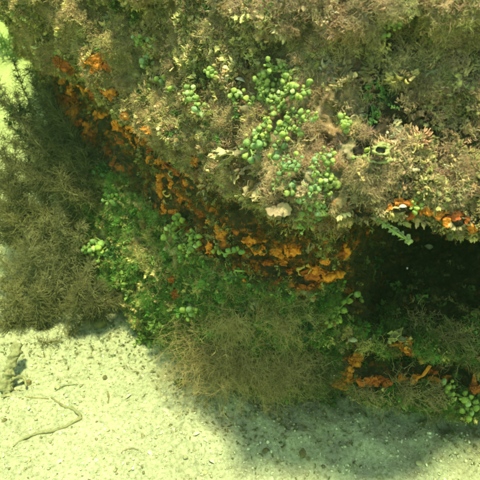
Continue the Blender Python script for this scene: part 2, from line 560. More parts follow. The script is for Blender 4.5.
def rock_part(name, v0, v1, parent):
    sub = ROCK[:, v0:v1]
    i = np.arange(sub.shape[0] * sub.shape[1]).reshape(sub.shape[:2])
    q = np.stack([i[:-1, :-1], i[1:, :-1], i[1:, 1:], i[:-1, 1:]], -1).reshape(-1, 4)
    if FLIP:
        q = q[:, ::-1]
    me = mesh_np(name, sub.reshape(-1, 3), q)
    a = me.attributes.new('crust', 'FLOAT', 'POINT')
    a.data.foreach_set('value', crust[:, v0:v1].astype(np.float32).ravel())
    a = me.attributes.new('painted_shade', 'FLOAT', 'POINT')
    a.data.foreach_set('value', painted_shade[:, v0:v1].astype(np.float32).ravel())
    return obj(name, me, M_rock, parent)

boulder = root('boulder', 'large algae-covered boulder with an overhanging lip and a dark cave beneath', 'rock', (0, 0, 0))
VS = int(np.searchsorted(tv, 8.0))
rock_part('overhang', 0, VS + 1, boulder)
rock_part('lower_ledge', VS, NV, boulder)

ii = np.arange(NU * NV).reshape(NU, NV)
qq = np.stack([ii[:-1, :-1], ii[1:, :-1], ii[1:, 1:], ii[:-1, 1:]], -1).reshape(-1, 4)
bvh = BVHTree.FromPolygons([tuple(v) for v in ROCK.reshape(-1, 3)], [tuple(f) for f in qq[:, ::-1 if FLIP else 1].tolist()])

def hit(px, py):
    o = Vector((0, 0, CAM_H))
    d = Vector(ray(px, py)).normalized()
    loc, nrm, _, dist = bvh.ray_cast(o, d)
    g = at(px, py, z=0.0)
    if loc is None or dist > (Vector(g) - o).length:
        g[2] = float(sand_z(np.array([g[0]]), np.array([g[1]]))[0])
        return Vector(g), Vector((0, 0, 1)), False
    if nrm.dot(d) > 0:
        nrm = -nrm
    return loc, nrm, True

# ------------------------------------------------------------------ scattered growth (nobody could count it): geometry nodes on point meshes
def scatter(name, pts, zdir, scale, pick, tint, templates, mat, label, cat):
    me = bpy.data.meshes.new(name)
    me.vertices.add(len(pts))
    me.vertices.foreach_set('co', np.asarray(pts, np.float32).ravel())
    n = len(pts)
    z = norm(zdir)
    ref = np.where(np.abs(z[:, 2:3]) > .9, np.array([1.0, 0, 0]), np.array([0, 0, 1.0]))
    x = norm(np.cross(ref, z))
    y = np.cross(z, x)
    a = rng.uniform(0, 6.283, (n, 1))
    x, y = x * np.cos(a) + y * np.sin(a), y * np.cos(a) - x * np.sin(a)
    ry = -np.arcsin(np.clip(x[:, 2], -1, 1))
    rx = np.arctan2(y[:, 2], z[:, 2])
    rz = np.arctan2(x[:, 1], x[:, 0])
    for nm, typ, key, arr in (('rot', 'FLOAT_VECTOR', 'vector', np.stack([rx, ry, rz], -1)), ('size', 'FLOAT', 'value', scale), ('pick', 'INT', 'value', pick),
                              ('tint', 'FLOAT_COLOR', 'color', np.concatenate([tint, np.ones((n, 1))], 1))):
        at_ = me.attributes.new(nm, typ, 'POINT')
        at_.data.foreach_set(key, np.asarray(arr, np.int32 if typ == 'INT' else np.float32).ravel())
    ob = obj(name, me, None, kind='stuff', label=label, category=cat)
    me.materials.append(mat)
    ng = bpy.data.node_groups.new(name, 'GeometryNodeTree')
    ng.interface.new_socket('Geometry', in_out='INPUT', socket_type='NodeSocketGeometry')
    ng.interface.new_socket('Geometry', in_out='OUTPUT', socket_type='NodeSocketGeometry')
    nd = ng.nodes
    gi, go = nd.new('NodeGroupInput'), nd.new('NodeGroupOutput')
    g2i = nd.new('GeometryNodeGeometryToInstance')
    for k, (V, F) in reversed(list(enumerate(templates))):
        tm = mesh_np(f'{name}_sprig', V, F)
        tm.materials.append(mat)
        to = bpy.data.objects.new(f'{name}_sprig', tm)       # source shape only, not linked to the scene
        oi = nd.new('GeometryNodeObjectInfo')
        oi.inputs['Object'].default_value = to
        ng.links.new(oi.outputs['Geometry'], g2i.inputs[0])
    iop = nd.new('GeometryNodeInstanceOnPoints')
    ng.links.new(gi.outputs[0], iop.inputs['Points'])
    ng.links.new(g2i.outputs[0], iop.inputs['Instance'])
    iop.inputs['Pick Instance'].default_value = True
    for nm, typ, sock in (('pick', 'INT', 'Instance Index'), ('rot', 'FLOAT_VECTOR', 'Rotation'), ('size', 'FLOAT', 'Scale')):
        na = nd.new('GeometryNodeInputNamedAttribute')
        na.data_type = typ
        na.inputs['Name'].default_value = nm
        o_ = [s for s in na.outputs if s.enabled and s.name == 'Attribute'][0]
        ng.links.new(o_, iop.inputs[sock])
    ng.links.new(iop.outputs[0], go.inputs[0])
    md = ob.modifiers.new('scatter', 'NODES')
    md.node_group = ng
    return ob

# per-cell sampling of the rock
cell = ROCK[:-1, :-1]
area = np.linalg.norm(np.cross(ROCK[1:, :-1] - cell, ROCK[:-1, 1:] - cell), axis=-1)
cellN = NRM2[:-1, :-1]
cellK = KV[:-1, :-1]
cellU = np.broadcast_to(tu[:-1, None], cellK.shape)

EXCL = []
def sample_rock(n, dens):
    w = (area * dens).ravel()
    pick = rng.choice(w.size, n, p=w / w.sum())
    f = rng.uniform(0, 1, (n, 2))
    i, j = np.unravel_index(pick, cell.shape[:2])
    P = ROCK[i, j] + f[:, :1] * (ROCK[i + 1, j] - ROCK[i, j]) + f[:, 1:] * (ROCK[i, j + 1] - ROCK[i, j])
    keep = np.ones(n, bool)
    for c, r in EXCL:
        keep &= (np.sum((P - np.array(c)) ** 2, -1) > r * r) | (rng.uniform(0, 1, n) < .12)
    i, j, P = i[keep], j[keep], P[keep]
    return P, cellN[i, j], cellK[i, j], cellU[i, j]

seen = np.interp(cellU, [0, .6, 1.2, 11.0, 11.6, 13], [.1, .5, 1, 1, .35, .1]) * np.interp(cellK, [0, 1.4, 2.0, 13.8, 14.5], [0, .1, 1, 1, 0])
in_cave = (cellU > 7.3) & (cellK > 6.2) & (cellK < 9.3)
field = fbm(cell * 16, 3, 50)          # broad patches of one growth or another
field2 = fbm(cell * 38, 2, 60)
relief = np.clip(.8 + disp[:-1, :-1] / .016, .12, 1.3)      # little grows in the cracks

def palette(P, cols_, weights, jit=.25, fscale=24, seed=70):
    """tints picked by a smooth field plus jitter"""
    q = (fbm(P * fscale, 3, seed) * .55 + rng.normal(size=len(P)) * jit) * .5 + .5
    t = np.clip(q, 0, .999)
    cw = np.cumsum(weights) / np.sum(weights)
    k = np.searchsorted(cw, t)
    c = np.array(cols_)[np.clip(k, 0, len(cols_) - 1)]
    return np.minimum(1, .58 / np.maximum(c.max(1, keepdims=True), .01)) * c * np.clip(np.exp(rng.normal(0, .36, (len(P), 1))), .3, 1.5) * rng.uniform(.92, 1.08, (len(P), 3))

RED, TAN, OLIVE, YEL, DARK, GRN, PALE = (.44, .29, .185), (.54, .41, .24), (.32, .29, .12), (.52, .45, .21), (.10, .085, .04), (.18, .31, .09), (.58, .54, .38)

tuftsA = [tuft(100 + k, 90, .0056, .00013, .007, .9, .6, 120, .0026) for k in range(4)]
tuftsB = [tuft(120 + k, 70, .0082, .00015, .006, .9, .5, 130, .0035) for k in range(4)]
crumbT = [crumbs(140 + k, 30, .0021, .007) for k in range(5)]
leafT = [crumbs(160 + k, 24, .0024, .007, .2, .7) for k in range(4)]

# grit on the sand
def chips(seed, flat=.35):
    V, F = lump(seed, 1, .5, 1.3, (1, .75, flat), 2)
    return V, F
n = 60000
gxy = np.stack([rng.uniform(-.75, .5, n), .12 + 1.5 * rng.uniform(0, 1, n) ** 1.6], -1)
gz = sand_z(gxy[:, 0], gxy[:, 1])
P = np.concatenate([gxy, gz[:, None] + .0004], 1)
s = .0006 + .0021 * rng.uniform(0, 1, n) ** 3.5
gc = np.array([(.42, .40, .35), (.30, .275, .225), (.21, .185, .135), (.11, .095, .065), (.56, .55, .50)])[rng.choice(5, n, p=[.36, .28, .17, .04, .15])]
scatter('shell_grit', P, np.array([0, 0, 1.0]) + .45 * rng.normal(size=P.shape), s, rng.integers(0, 6, n), gc * rng.uniform(.8, 1.1, (n, 1)), [chips(200 + k) for k in range(6)], M_grit,
        'fine shell grit strewn over the pale sand', 'grit')

# loose plant litter drifted against the reef foot
n = 800
t = rng.uniform(0, 1, n)
foot = np.array([at(-10, 345, z=0), at(60, 345, z=0), at(110, 330, z=0), at(150, 350, z=0), at(190, 385, z=0), at(240, 415, z=0), at(300, 420, z=0), at(360, 412, z=0), at(430, 415, z=0), at(500, 425, z=0)])
P = catmull(foot, t * (len(foot) - 1))
P[:, 1] -= np.abs(rng.normal(0, .035, n)) - .012
P[:, 0] += rng.normal(0, .02, n)
P[:, 2] = sand_z(P[:, 0], P[:, 1]) + .0006
scatter('plant_litter', P, np.array([0, 0, .5]) + rng.normal(size=P.shape), rng.uniform(.15, .45, n), rng.integers(0, 9, n), np.array([(.16, .13, .06), (.26, .22, .10), (.12, .17, .05), (.34, .30, .18)])[rng.integers(0, 4, n)], crumbT + tuftsB, M_leaf,
        'loose brown plant litter drifted along the foot of the boulder', 'litter')

# ------------------------------------------------------------------ individual growths and objects
def pix(loc):
    """metres covered by one reference pixel at a world point"""
    v = Vector(loc) - Vector((0, 0, CAM_H))
    return v.dot(Vector((0, math.cos(PITCH), -math.sin(PITCH)))) * HALF / 240

def curve_pts(pts, m):
    pts = np.array(pts, float)
    return catmull(pts, np.linspace(0, len(pts) - 1, m))

def solid_tube(pts, r0, r1, m=16, sides=8, rough=0.0, seed=0):
    P = curve_pts(pts, m)
    R = np.linspace(r0, r1, m)
    R[-1] *= .55
    R[0] *= .6
    V, F = tubes(P[None], R[None], sides)
    if rough:
        V = V + (V - np.repeat(P, sides, 0)) * rough * fbm(V * 160 + seed, 3, seed)[:, None]
    a, b = len(V), len(V) + 1
    V = np.concatenate([V, P[:1], P[-1:]])
    e0 = np.arange(sides)
    e1 = e0 + (m - 1) * sides
    caps = np.concatenate([np.stack([np.roll(e0, -1), e0, np.full(sides, a)], -1), np.stack([e1, np.roll(e1, -1), np.full(sides, b)], -1)])
    return V, [F, caps]

def torus(R, r, nu=20, nv=8, squash=1.0, arc=1.0, seed=0, rough=.15):
    a = np.linspace(0, 2 * np.pi * arc, nu, endpoint=arc < 1)
    b = np.arange(nv) / nv * 2 * np.pi
    A, B = np.meshgrid(a, b, indexing='ij')
    rr = r * (np.sin(np.clip(A / (2 * np.pi * arc), 0.04, .96) * np.pi) ** .5 if arc < 1 else 1)
    V = np.stack([(R + rr * np.cos(B)) * np.cos(A), (R + rr * np.cos(B)) * np.sin(A) * squash, rr * np.sin(B)], -1).reshape(-1, 3)
    V = V * (1 + rough * fbm(V / R * 1.5 + seed, 2, seed)[:, None])
    i = np.arange(nu * nv).reshape(nu, nv)
    j = np.roll(i, -1, 0) if arc == 1 else i[1:]
    k = i if arc == 1 else i[:-1]
    F = np.stack([k, j, np.roll(j, -1, 1), np.roll(k, -1, 1)], -1).reshape(-1, 4)
    return V, F

def local(root_o, p):
    return np.array(root_o.matrix_world.inverted() @ Vector(p))

# ---- grape algae: a stem and single beads
def bead_mesh(mat, seed):
    V, F = lump(seed, 3, .28, 1.1, (1, 1, 1.0 + .25 * (seed % 2)), 2)
    V[:, 2] = np.where(V[:, 2] > 0, V[:, 2] * .82, V[:, 2])
    V = V + np.array([0, 0, 1.0]) * 0
    me = mesh_np('bead', V, F)
    me.materials.append(mat)
    return me
BEADS = {m.name: [bead_mesh(m, 300 + k) for k in range(6)] for m in (M_bead, M_bead_blue, M_bead_pale)}
GRAPES = 'green grape algae creeping over the boulder'

def grape(px, py, n, spread, bead, mat, label, to=None, lift=1.0):
    """a cluster of n beads around a point, or a chain of beads towards another point"""
    rg = np.random.default_rng(int(px * 13 + py * 7))
    loc, nrm, _ = hit(px, py)
    nrm = (nrm + Vector((0, -.35, .35))).normalized()
    s = pix(loc)
    EXCL.append((loc, max(spread * .55, bead) * s + .002))
    if to:
        for t in (.33, .66, 1):
            EXCL.append((hit(px + (to[0] - px) * t, py + (to[1] - py) * t)[0], bead * s + .002))
    loc = loc + nrm * (.010 if py < 185 else .005)
    r = root('grape_algae', label, 'algae', loc, nrm, 0, 1, GRAPES)
    inv = r.matrix_world.inverted()
    bm_ = bead * s / 2 * .78
    if not to and n > 3:
        n = int(n * 1.6)
    paths, pos = [], []
    if to:
        pts = []
        for t in np.linspace(0, 1, 6):
            q, qn, _ = hit(px + (to[0] - px) * t + rg.normal() * 1.2, py + (to[1] - py) * t + rg.normal() * 1.2)
            if abs(q.y - loc.y) > .05:
                q = Vector(at(px + (to[0] - px) * t, py + (to[1] - py) * t, d=loc.y + .004 * t))
                qn = nrm
            pts.append(np.array(inv @ (q + qn * bm_ * (1.6 + .6 * lift))))
        P = curve_pts(pts, n + 1)
        paths.append(solid_tube(P, bm_ * .35, bm_ * .25, 4 * n, 6))
        for k in range(n):
            a = rg.uniform(0, 6.28)
            off = np.array([math.cos(a), math.sin(a) * .8, abs(math.sin(a)) * .6 + .3]) * bm_ * 1.15
            pos.append((P[k] * .5 + P[k + 1] * .5 + off, rg.uniform(.8, 1.15)))
            paths.append(solid_tube([P[k] * .5 + P[k + 1] * .5, pos[-1][0]], bm_ * .22, bm_ * .18, 4, 5))
    else:
        nb = max(1, round(n / 5))
        sp = spread * s / 2
        prev = np.array([-sp * .8, 0, 0])
        for b in range(nb):
            a = rg.uniform(0, 6.28)
            base = np.array([math.cos(a), math.sin(a), 0]) * sp * (math.sqrt(rg.uniform(.05, 1)) if nb > 1 else 0)
            top = base + np.array([rg.normal() * .5, rg.normal() * .5, 1]) * bm_ * rg.uniform(2.2, 4) * lift
            paths.append(solid_tube([prev, (prev + base) / 2 + [0, 0, bm_ * .6], base, (base + top) / 2, top], bm_ * .32, bm_ * .22, 14, 6))
            prev = base
            m = n // nb + (1 if b < n % nb else 0)
            for k in range(m):
                t = (k + .5) / m
                stem_p = base + (top - base) * (.25 + .75 * t)
                for _try in range(14):
                    a = rg.uniform(0, 6.28)
                    c = stem_p + np.array([math.cos(a), math.sin(a), rg.uniform(-.2, .7)]) * bm_ * rg.uniform(1.2, 2.6)
                    if all(np.linalg.norm(c - p) > 1.55 * bm_ for p, _s in pos):
                        break
                pos.append((c, rg.uniform(.5, 1.25)))
                paths.append(solid_tube([stem_p, c], bm_ * .2, bm_ * .16, 3, 5))
    obj('stem', mesh_np('stem', *join(paths)), M_stem, r)
    for c, k in pos:
        mn = M_bead_pale.name if rg.uniform() < (.3 if px < 215 and py < 120 else .08) else (M_bead.name if rg.uniform() < .25 else mat.name)
        o = obj('bead', BEADS[mn][rg.integers(0, 6)], None, r, c)
        o.scale = [bm_ * k * q for q in rg.uniform(.8, 1.15, 3)]
        o.rotation_euler = rg.uniform(-1.2, 1.2, 3)
    return r

L = 'green grape algae '
grape(152, 70, 4, 8, 7.5, M_bead_pale, 'small upright clump of green grape beads above the first pale chain on the boulder', lift=1)
grape(158, 80, 8, 0, 7.5, M_bead, 'curving chain of plump bright green beads on the brown turf left of centre', to=(182, 95))
grape(196, 98, 6, 12, 6.5, M_bead, 'small clump of green beads with a pale top bead amid tan filaments')
grape(205, 108, 5, 8, 8.0, M_bead, 'tight ring of four or five glossy beads beside a dark twig')
grape(217, 74, 6, 8, 6.0, M_bead, 'little tuft of olive green beads just left of the white shell')
grape(236, 102, 7, 14, 6.0, M_bead, 'loose spray of small yellow green beads on the tan turf')
grape(252, 107, 5, 10, 9.0, M_bead, 'squat clump of large dull green beads below the white shell')
grape(262, 76, 6, 8, 7.0, M_bead, 'upright green bead spike standing right of the white shell')
grape(279, 84, 11, 16, 6.5, M_bead, 'bushy green bead clump at the top of the long central patch')
grape(296, 103, 14, 22, 6.5, M_bead, 'broad bunch of bright green beads on the right of the central patch')
grape(274, 112, 10, 16, 6.0, M_bead, 'dense bunch of small beads in the middle of the central patch')
grape(287, 130, 13, 18, 7.0, M_bead, 'full round bunch of green beads low in the central patch')
grape(252, 140, 7, 12, 9.5, M_bead_blue, 'cluster of big blue green beads topped by one whitish bead')
grape(259, 155, 6, 10, 8.0, M_bead_blue, 'drooping blue green beads under the big bead cluster')
grape(331, 132, 7, 12, 7.0, M_bead, 'isolated green bead clump on olive crust right of the central patch')
grape(343, 154, 8, 12, 7.5, M_bead, 'vivid green bead clump left of the round tube mouth')
grape(356, 156, 5, 0, 6.0, M_bead, 'short row of beads leading to the round tube mouth', to=(372, 152))
grape(296, 172, 12, 22, 7.0, M_bead_blue, 'shaded blue green bunch at the edge of the overhang')
grape(318, 200, 14, 24, 7.0, M_bead_blue, 'hanging blue green bunch under the overhang lip')
grape(306, 213, 9, 14, 8.0, M_bead_blue, 'dark green drooping beads at the bottom of the hanging bunch')
grape(338, 188, 8, 14, 7.5, M_bead, 'green beads on the lip beside the cave mouth')
grape(270, 168, 6, 12, 7.0, M_bead, 'few pale green beads above the ragged pale blades')
grape(330, 172, 8, 18, 6.0, M_bead, 'scattered small beads on the lip between two larger bunches')
grape(180, 224, 9, 16, 7.0, M_bead, 'green beads above the pale round bead on the shaded ledge')
grape(197, 238, 12, 20, 7.0, M_bead, 'thick bunch of green beads beside the pale round bead')
grape(176, 244, 1, 2, 14, M_bead_pale, 'single large pale green disc-like bead on the ledge')
grape(212, 250, 9, 0, 7.0, M_bead_blue, 'short chain of bluish beads below the orange sponges', to=(240, 246))
grape(356, 292, 9, 0, 8.0, M_bead, 'pale green bead chain curving down beside the cave', to=(331, 318))
grape(333, 322, 9, 16, 7.5, M_bead, 'green beads at the foot of the chain beside the cave')
grape(104, 236, 9, 20, 7.5, M_bead_blue, 'blue green bead patch on the left end of the ledge')
grape(92, 252, 7, 14, 7.0, M_bead_blue, 'low blue green beads behind the tan bush')
grape(113, 200, 7, 16, 7.0, M_bead_blue, 'green bead patch under the left run of orange sponges')
grape(455, 398, 9, 14, 7.0, M_bead, 'bright green beads on the front of the low shelf')
grape(468, 404, 8, 14, 7.0, M_bead, 'green beads at the far end of the low shelf front')
grape(137, 22, 9, 16, 7.0, M_bead, 'soft green bead tuft high on the left shoulder of the boulder')
grape(152, 37, 6, 12, 6.5, M_bead, 'few green beads beside the soft tuft on the left shoulder')
grape(388, 22, 8, 18, 6.0, M_bead, 'small green beads near the top of the boulder')
grape(412, 210, 5, 8, 6.0, M_bead, 'tiny green beads hanging over the cave roof')
grape(199, 312, 10, 22, 6.5, M_bead, 'green beads showing through the hanging filaments')
grape(262, 300, 9, 24, 6.0, M_bead, 'dull green beads on the ledge front under the overhang')

for px, py, mt in [(268, 92, M_bead), (284, 98, M_bead), (262, 100, M_bead), (290, 116, M_bead), (266, 126, M_bead), (300, 122, M_bead), (278, 142, M_bead_blue), (262, 148, M_bead_blue),
                   (286, 156, M_bead_blue), (306, 186, M_bead_blue), (282, 186, M_bead_blue), (326, 212, M_bead_blue), (330, 200, M_bead_blue), (296, 196, M_bead_blue), (316, 176, M_bead_blue), (274, 70, M_bead)]:
    grape(px, py, 7, 16, 6.4, mt, (
        'small yellow green bead sprig filling in the upper central trail of grape algae' if mt is M_bead and py < 105 else 'small yellow green bead sprig low in the central trail of grape algae' if mt is M_bead
        else 'small bluish bead sprig hanging under the central trail at the lip' if py > 170 else 'small bluish bead sprig at the foot of the central trail'))

# ---- sponges
SPONGES = 'orange sponges under the overhang'
def crust_patch(c, nrm, w, h, thick, seed, org):
    """a thin ragged sheet that follows the rock, with lobed outline, lumps and curled edges"""
    nt_, nr = 44, 10
    th = np.arange(nt_) / nt_ * 2 * np.pi
    circ = np.stack([np.cos(th), np.sin(th), np.zeros(nt_)], -1)
    rho = np.clip(1 + .55 * fbm(circ * 1.5 + seed * 1.7, 3, seed, .5), .3, 1.6)
    n_ = np.array(nrm)
    ex = norm(np.array([1.0, 0, 0]) - n_[0] * n_)
    ey = np.cross(n_, ex)
    V = np.zeros((nr, nt_, 3))
    for a in range(nr):
        q = (a + .4) / (nr - .6)
        V[a] = np.array(c) + (ex * np.cos(th)[:, None] * w / 2 + ey * np.sin(th)[:, None] * h / 2) * (rho * q)[:, None]
    lumps = .35 + 1.7 * np.abs(fbm(V * 190, 2, seed)) + .45 * fbm(V * 480, 2, seed + 3)
    out = np.zeros_like(V)
    for a in range(nr):
        q = (a + .4) / (nr - .6)
        edge = 1.0 if q < .55 else (1.0 + .5 * math.sin((q - .55) / .45 * math.pi)) * (1 - ((q - .55) / .45) ** 6)
        for b_ in range(nt_):
            co, nn, _i, _d = bvh.find_nearest(Vector(V[a, b_]))
            nn = nn if nn.dot(nrm) > 0 else -nn
            if _d > .008:
                co = Vector(V[a, b_]) + (co - Vector(V[a, b_])) * (.008 / _d)
            nn = (nn + nrm * .8).normalized()
            out[a, b_] = np.array(co + nn * (thick * edge * max(lumps[a, b_], .1) + .0006 if a < nr - 1 else -.001))
    V = np.concatenate([out.reshape(-1, 3), out[0].mean(0, keepdims=True)]) - np.array(org)
    i = np.arange(nr * nt_).reshape(nr, nt_)
    F = np.stack([i[:-1], i[1:], np.roll(i[1:], -1, 1), np.roll(i[:-1], -1, 1)], -1).reshape(-1, 4)
    cap = np.stack([np.full(nt_, nr * nt_), i[0], np.roll(i[0], -1)], -1)
    return V, [F, cap], out

def sponge(px, py, w, h, mat, label, knobs=6, pores=1, flat=.55):
    big = 1.7 if px < 165 and py < 165 else 1.7 if py > 335 else 1.2
    w, h = w * big, h * big
    seed = int(px * 7 + py * 3)
    rg = np.random.default_rng(seed)
    loc, nrm, _ = hit(px, py)
    nrm = (nrm + Vector((0, -.3, .1))).normalized()
    s = pix(loc)
    EXCL.append((loc, max(w, h) * .42 * s + .002))
    r = root('sponge', label, 'sponge', loc, (0, 0, 1), 0, 1, SPONGES)
    parts = []
    for k in range(2 if knobs > 4 else 1):
        p = hit(px + (rg.uniform(-.42, .42) * w if k else 0), py + (rg.uniform(-.42, .42) * h if k else 0))[0]
        if (p - loc).length > .04:
            p = loc
        f = rg.uniform(.5, .8) if k else 1
        V, F, grid = crust_patch(p, nrm, w * s * f, h * s * f, 1.9 * s, seed + k * 31, loc)
        parts.append((V, F))
        if k == 0:
            g0 = grid
    obj('body', mesh_np('body', *join(parts)), mat, r)
    for k in range(pores + 1):
        a, b_ = rg.integers(1, 5), rg.integers(0, 44)
        c = g0[a, b_] - np.array(loc)
        rad = s * rg.uniform(.9, 1.5)
        V, F = torus(rad, rad * .4, 14, 6, rg.uniform(.6, 1), 1, seed + k, .3)
        o = obj('pore', mesh_np('pore', *rotated((V, F), nrm, rg.uniform(0, 6))), mat, r, c)
        Vd, Fd = lump(seed + 40, 2, .1)
        obj('pore_opening', mesh_np('pore_opening', *rotated((Vd * np.array([rad * .75, rad * .6, rad * .3]), Fd), nrm, 0)), M_hole, o)
    return r

def folded_sponge(pts, wid, mat, label):
    """a thin curled lip of sponge following a few reference points, on its crust"""
    loc, nrm, _ = hit(*pts[len(pts) // 2])
    s = pix(loc)
    wid = wid * .62
    r = root('folded_sponge', label, 'sponge', loc, (0, 0, 1), 0, 1, SPONGES)
    Q = []
    for k, p in enumerate(pts):
        q, qn, _ = hit(*p)
        EXCL.append((q, s * wid + .004))
        if abs(q.y - loc.y) > .04:
            q, qn = Vector(at(*p, d=loc.y)), nrm
        Q.append(local(r, q + qn * (s * wid * .5 + .003)))
    V, F = solid_tube(Q, s * wid * .45, s * wid * .4, 44, 12, 1.3, int(pts[0][0]))
    V = V + .9 * s * np.stack([fbm(V * 260 + k * 9, 3, k) for k in range(3)], -1)
    obj('fold', mesh_np('fold', V, F), mat, r)
    V, F, _g = crust_patch(loc, nrm, s * 24, s * 15, s * 1.5, int(pts[0][1]) + 7, loc)
    obj('base_crust', mesh_np('base_crust', V, F), M_rust, r)
    return r

folded_sponge([(72, 62), (78, 70), (84, 72), (90, 66), (91, 62)], 7, M_orange, 'curled orange sponge lobe near the left end of the overhang')
folded_sponge([(81, 83), (85, 88), (91, 90), (96, 86)], 6, M_orange, 'small S-curled orange sponge below the curled lobe')
folded_sponge([(304, 262), (299, 268), (303, 274), (311, 271), (312, 264), (306, 261)], 4.5, M_ochre, 'yellow ring-shaped sponge under the dark lip')
folded_sponge([(339, 246), (343, 251), (342, 257)], 6, M_orange, 'upright orange sponge fold at the edge of the cave')
sponge(408, 204, 14, 6, M_orange, 'ragged orange sponge crust at the start of the cave roof lip')
sponge(422, 211, 16, 6, M_orange, 'long ragged orange sponge crust along the cave roof lip')
sponge(438, 213, 15, 7, M_orange, 'rusty orange sponge crust under the half-hidden cave roof edge')
sponge(458, 214, 13, 7, M_rust, 'dark rust sponge crust toward the far end of the cave roof')
folded_sponge([(322, 273), (331, 277), (339, 270)], 8, M_orange, 'orange sponge fold at the inner corner of the cave')
S_ = sponge
S_(102, 59, 16, 11, M_orange, 'bright orange sponge lump at the top of the left run', 6, 2)
S_(63, 62, 11, 9, M_rust, 'rusty orange sponge at the outer left end of the run', 5, 1)
S_(52, 70, 8, 8, M_rust, 'faint rust sponge beside the dark feathery fronds', 4, 0)
S_(73, 113, 8, 15, M_orange, 'tall bright orange sponge on the left face', 6, 1)
S_(68, 99, 8, 10, M_rust, 'rust sponge just above the tall orange one', 5, 1)
S_(114, 95, 7, 6, M_orange, 'small round orange sponge below the pale crust', 4, 1)
S_(117, 125, 12, 7, M_orange, 'flat orange sponge in the middle of the left face', 5, 1)
S_(138, 146, 10, 7, M_orange, 'orange sponge just left of the upright knob', 5, 1)
S_(142, 134, 7, 10, M_orange, 'orange sponge knob standing upright', 4, 1)
S_(152, 129, 11, 11, M_orange, 'glowing orange sponge under the tan turf', 5, 1)
S_(95, 136, 9, 10, M_rust, 'dull rust sponge low on the left face', 5, 0)
S_(107, 152, 8, 11, M_rust, 'rust sponge deep in the left face', 4, 0)
S_(160, 186, 7, 24, M_orange, 'vertical orange sponge strip beside two pale tube rings', 8, 1)
S_(165, 205, 9, 12, M_orange, 'orange sponge at the foot of the vertical strip', 5, 1)
S_(179, 170, 8, 12, M_rust, 'rust sponge right of the pale tube rings', 5, 1)
S_(181, 196, 6, 12, M_orange, 'slim orange sponge between the rings and the dark wall', 5, 1)
S_(196, 160, 10, 8, M_orange, 'orange sponge under the tan filaments by the pale blade', 5, 1)
S_(206, 150, 8, 8, M_rust, 'rust sponge hidden behind the ragged pale blade', 4, 0)
S_(173, 158, 9, 7, M_orange, 'orange sponge above the tube rings', 4, 1)
S_(220, 234, 14, 14, M_orange, 'orange sponge mound above the bluish bead chain', 7, 2)
S_(210, 248, 7, 9, M_orange, 'orange sponge at the head of the bluish bead chain', 4, 1)
S_(250, 240, 14, 10, M_orange, 'knobbly orange sponge on the dark wall', 7, 1)
S_(259, 251, 12, 8, M_orange, 'orange sponge below the knobbly one', 6, 1)
S_(277, 252, 14, 12, M_orange, 'bright orange sponge in the middle of the dark wall', 7, 2)
S_(290, 251, 10, 12, M_orange, 'orange sponge beside the bright middle one', 5, 1)
S_(268, 262, 10, 7, M_rust, 'rust sponge at the base of the dark wall', 5, 0)
S_(247, 280, 8, 6, M_orange, 'lone small orange sponge beside the forked twig', 4, 1)
S_(318, 268, 16, 10, M_orange, 'orange sponge beside the yellow ring', 7, 1)
S_(330, 278, 16, 8, M_orange, 'orange sponge shelf below the yellow fold', 7, 0)
S_(303, 287, 18, 5, M_rust, 'thin rust sponge strip along the ledge top', 7, 0)
S_(178, 293, 16, 8, M_rust, 'rust sponge low on the green ledge', 6, 0)
S_(172, 278, 8, 9, M_rust, 'faint rust sponge on the green ledge', 4, 0)
S_(449, 234, 11, 10, M_orange, 'orange knob sponge hanging from the cave roof', 4, 1, .9)
S_(474, 226, 11, 9, M_orange, 'orange sponge hanging at the far end of the cave roof', 5, 1, .8)
S_(416, 239, 6, 5, M_orange, 'tiny orange sponge beside the pale green stem tip', 3, 0)
S_(365, 232, 12, 7, M_rust, 'rust sponge above the cave mouth corner', 5, 0)
S_(347, 290, 8, 6, M_rust, 'rust sponge just inside the cave corner', 4, 0)
S_(402, 345, 12, 8, M_orange, 'orange sponge on the upper edge of the low slit', 6, 1)
S_(410, 352, 10, 8, M_rust, 'rust sponge tucked into the low slit', 5, 0)
S_(338, 382, 16, 10, M_orange, 'orange sponge at the inner end of the low slit', 7, 1)
S_(372, 379, 20, 6, M_rust, 'rust sponge along the lower edge of the slit', 8, 0)
S_(415, 379, 20, 6, M_orange, 'orange sponge along the lip of the low shelf', 8, 1)
S_(354, 361, 10, 10, M_orange, 'orange sponge lining the mouth of the low slit', 5, 1)
S_(438, 383, 10, 8, M_orange, 'orange sponge at the end of the low slit', 5, 1)
S_(478, 389, 9, 9, M_rust, 'rust sponge at the far end of the low shelf', 4, 0)
S_(325, 236, 9, 8, M_rust, 'rust sponge under the hanging bead bunch', 4, 0)

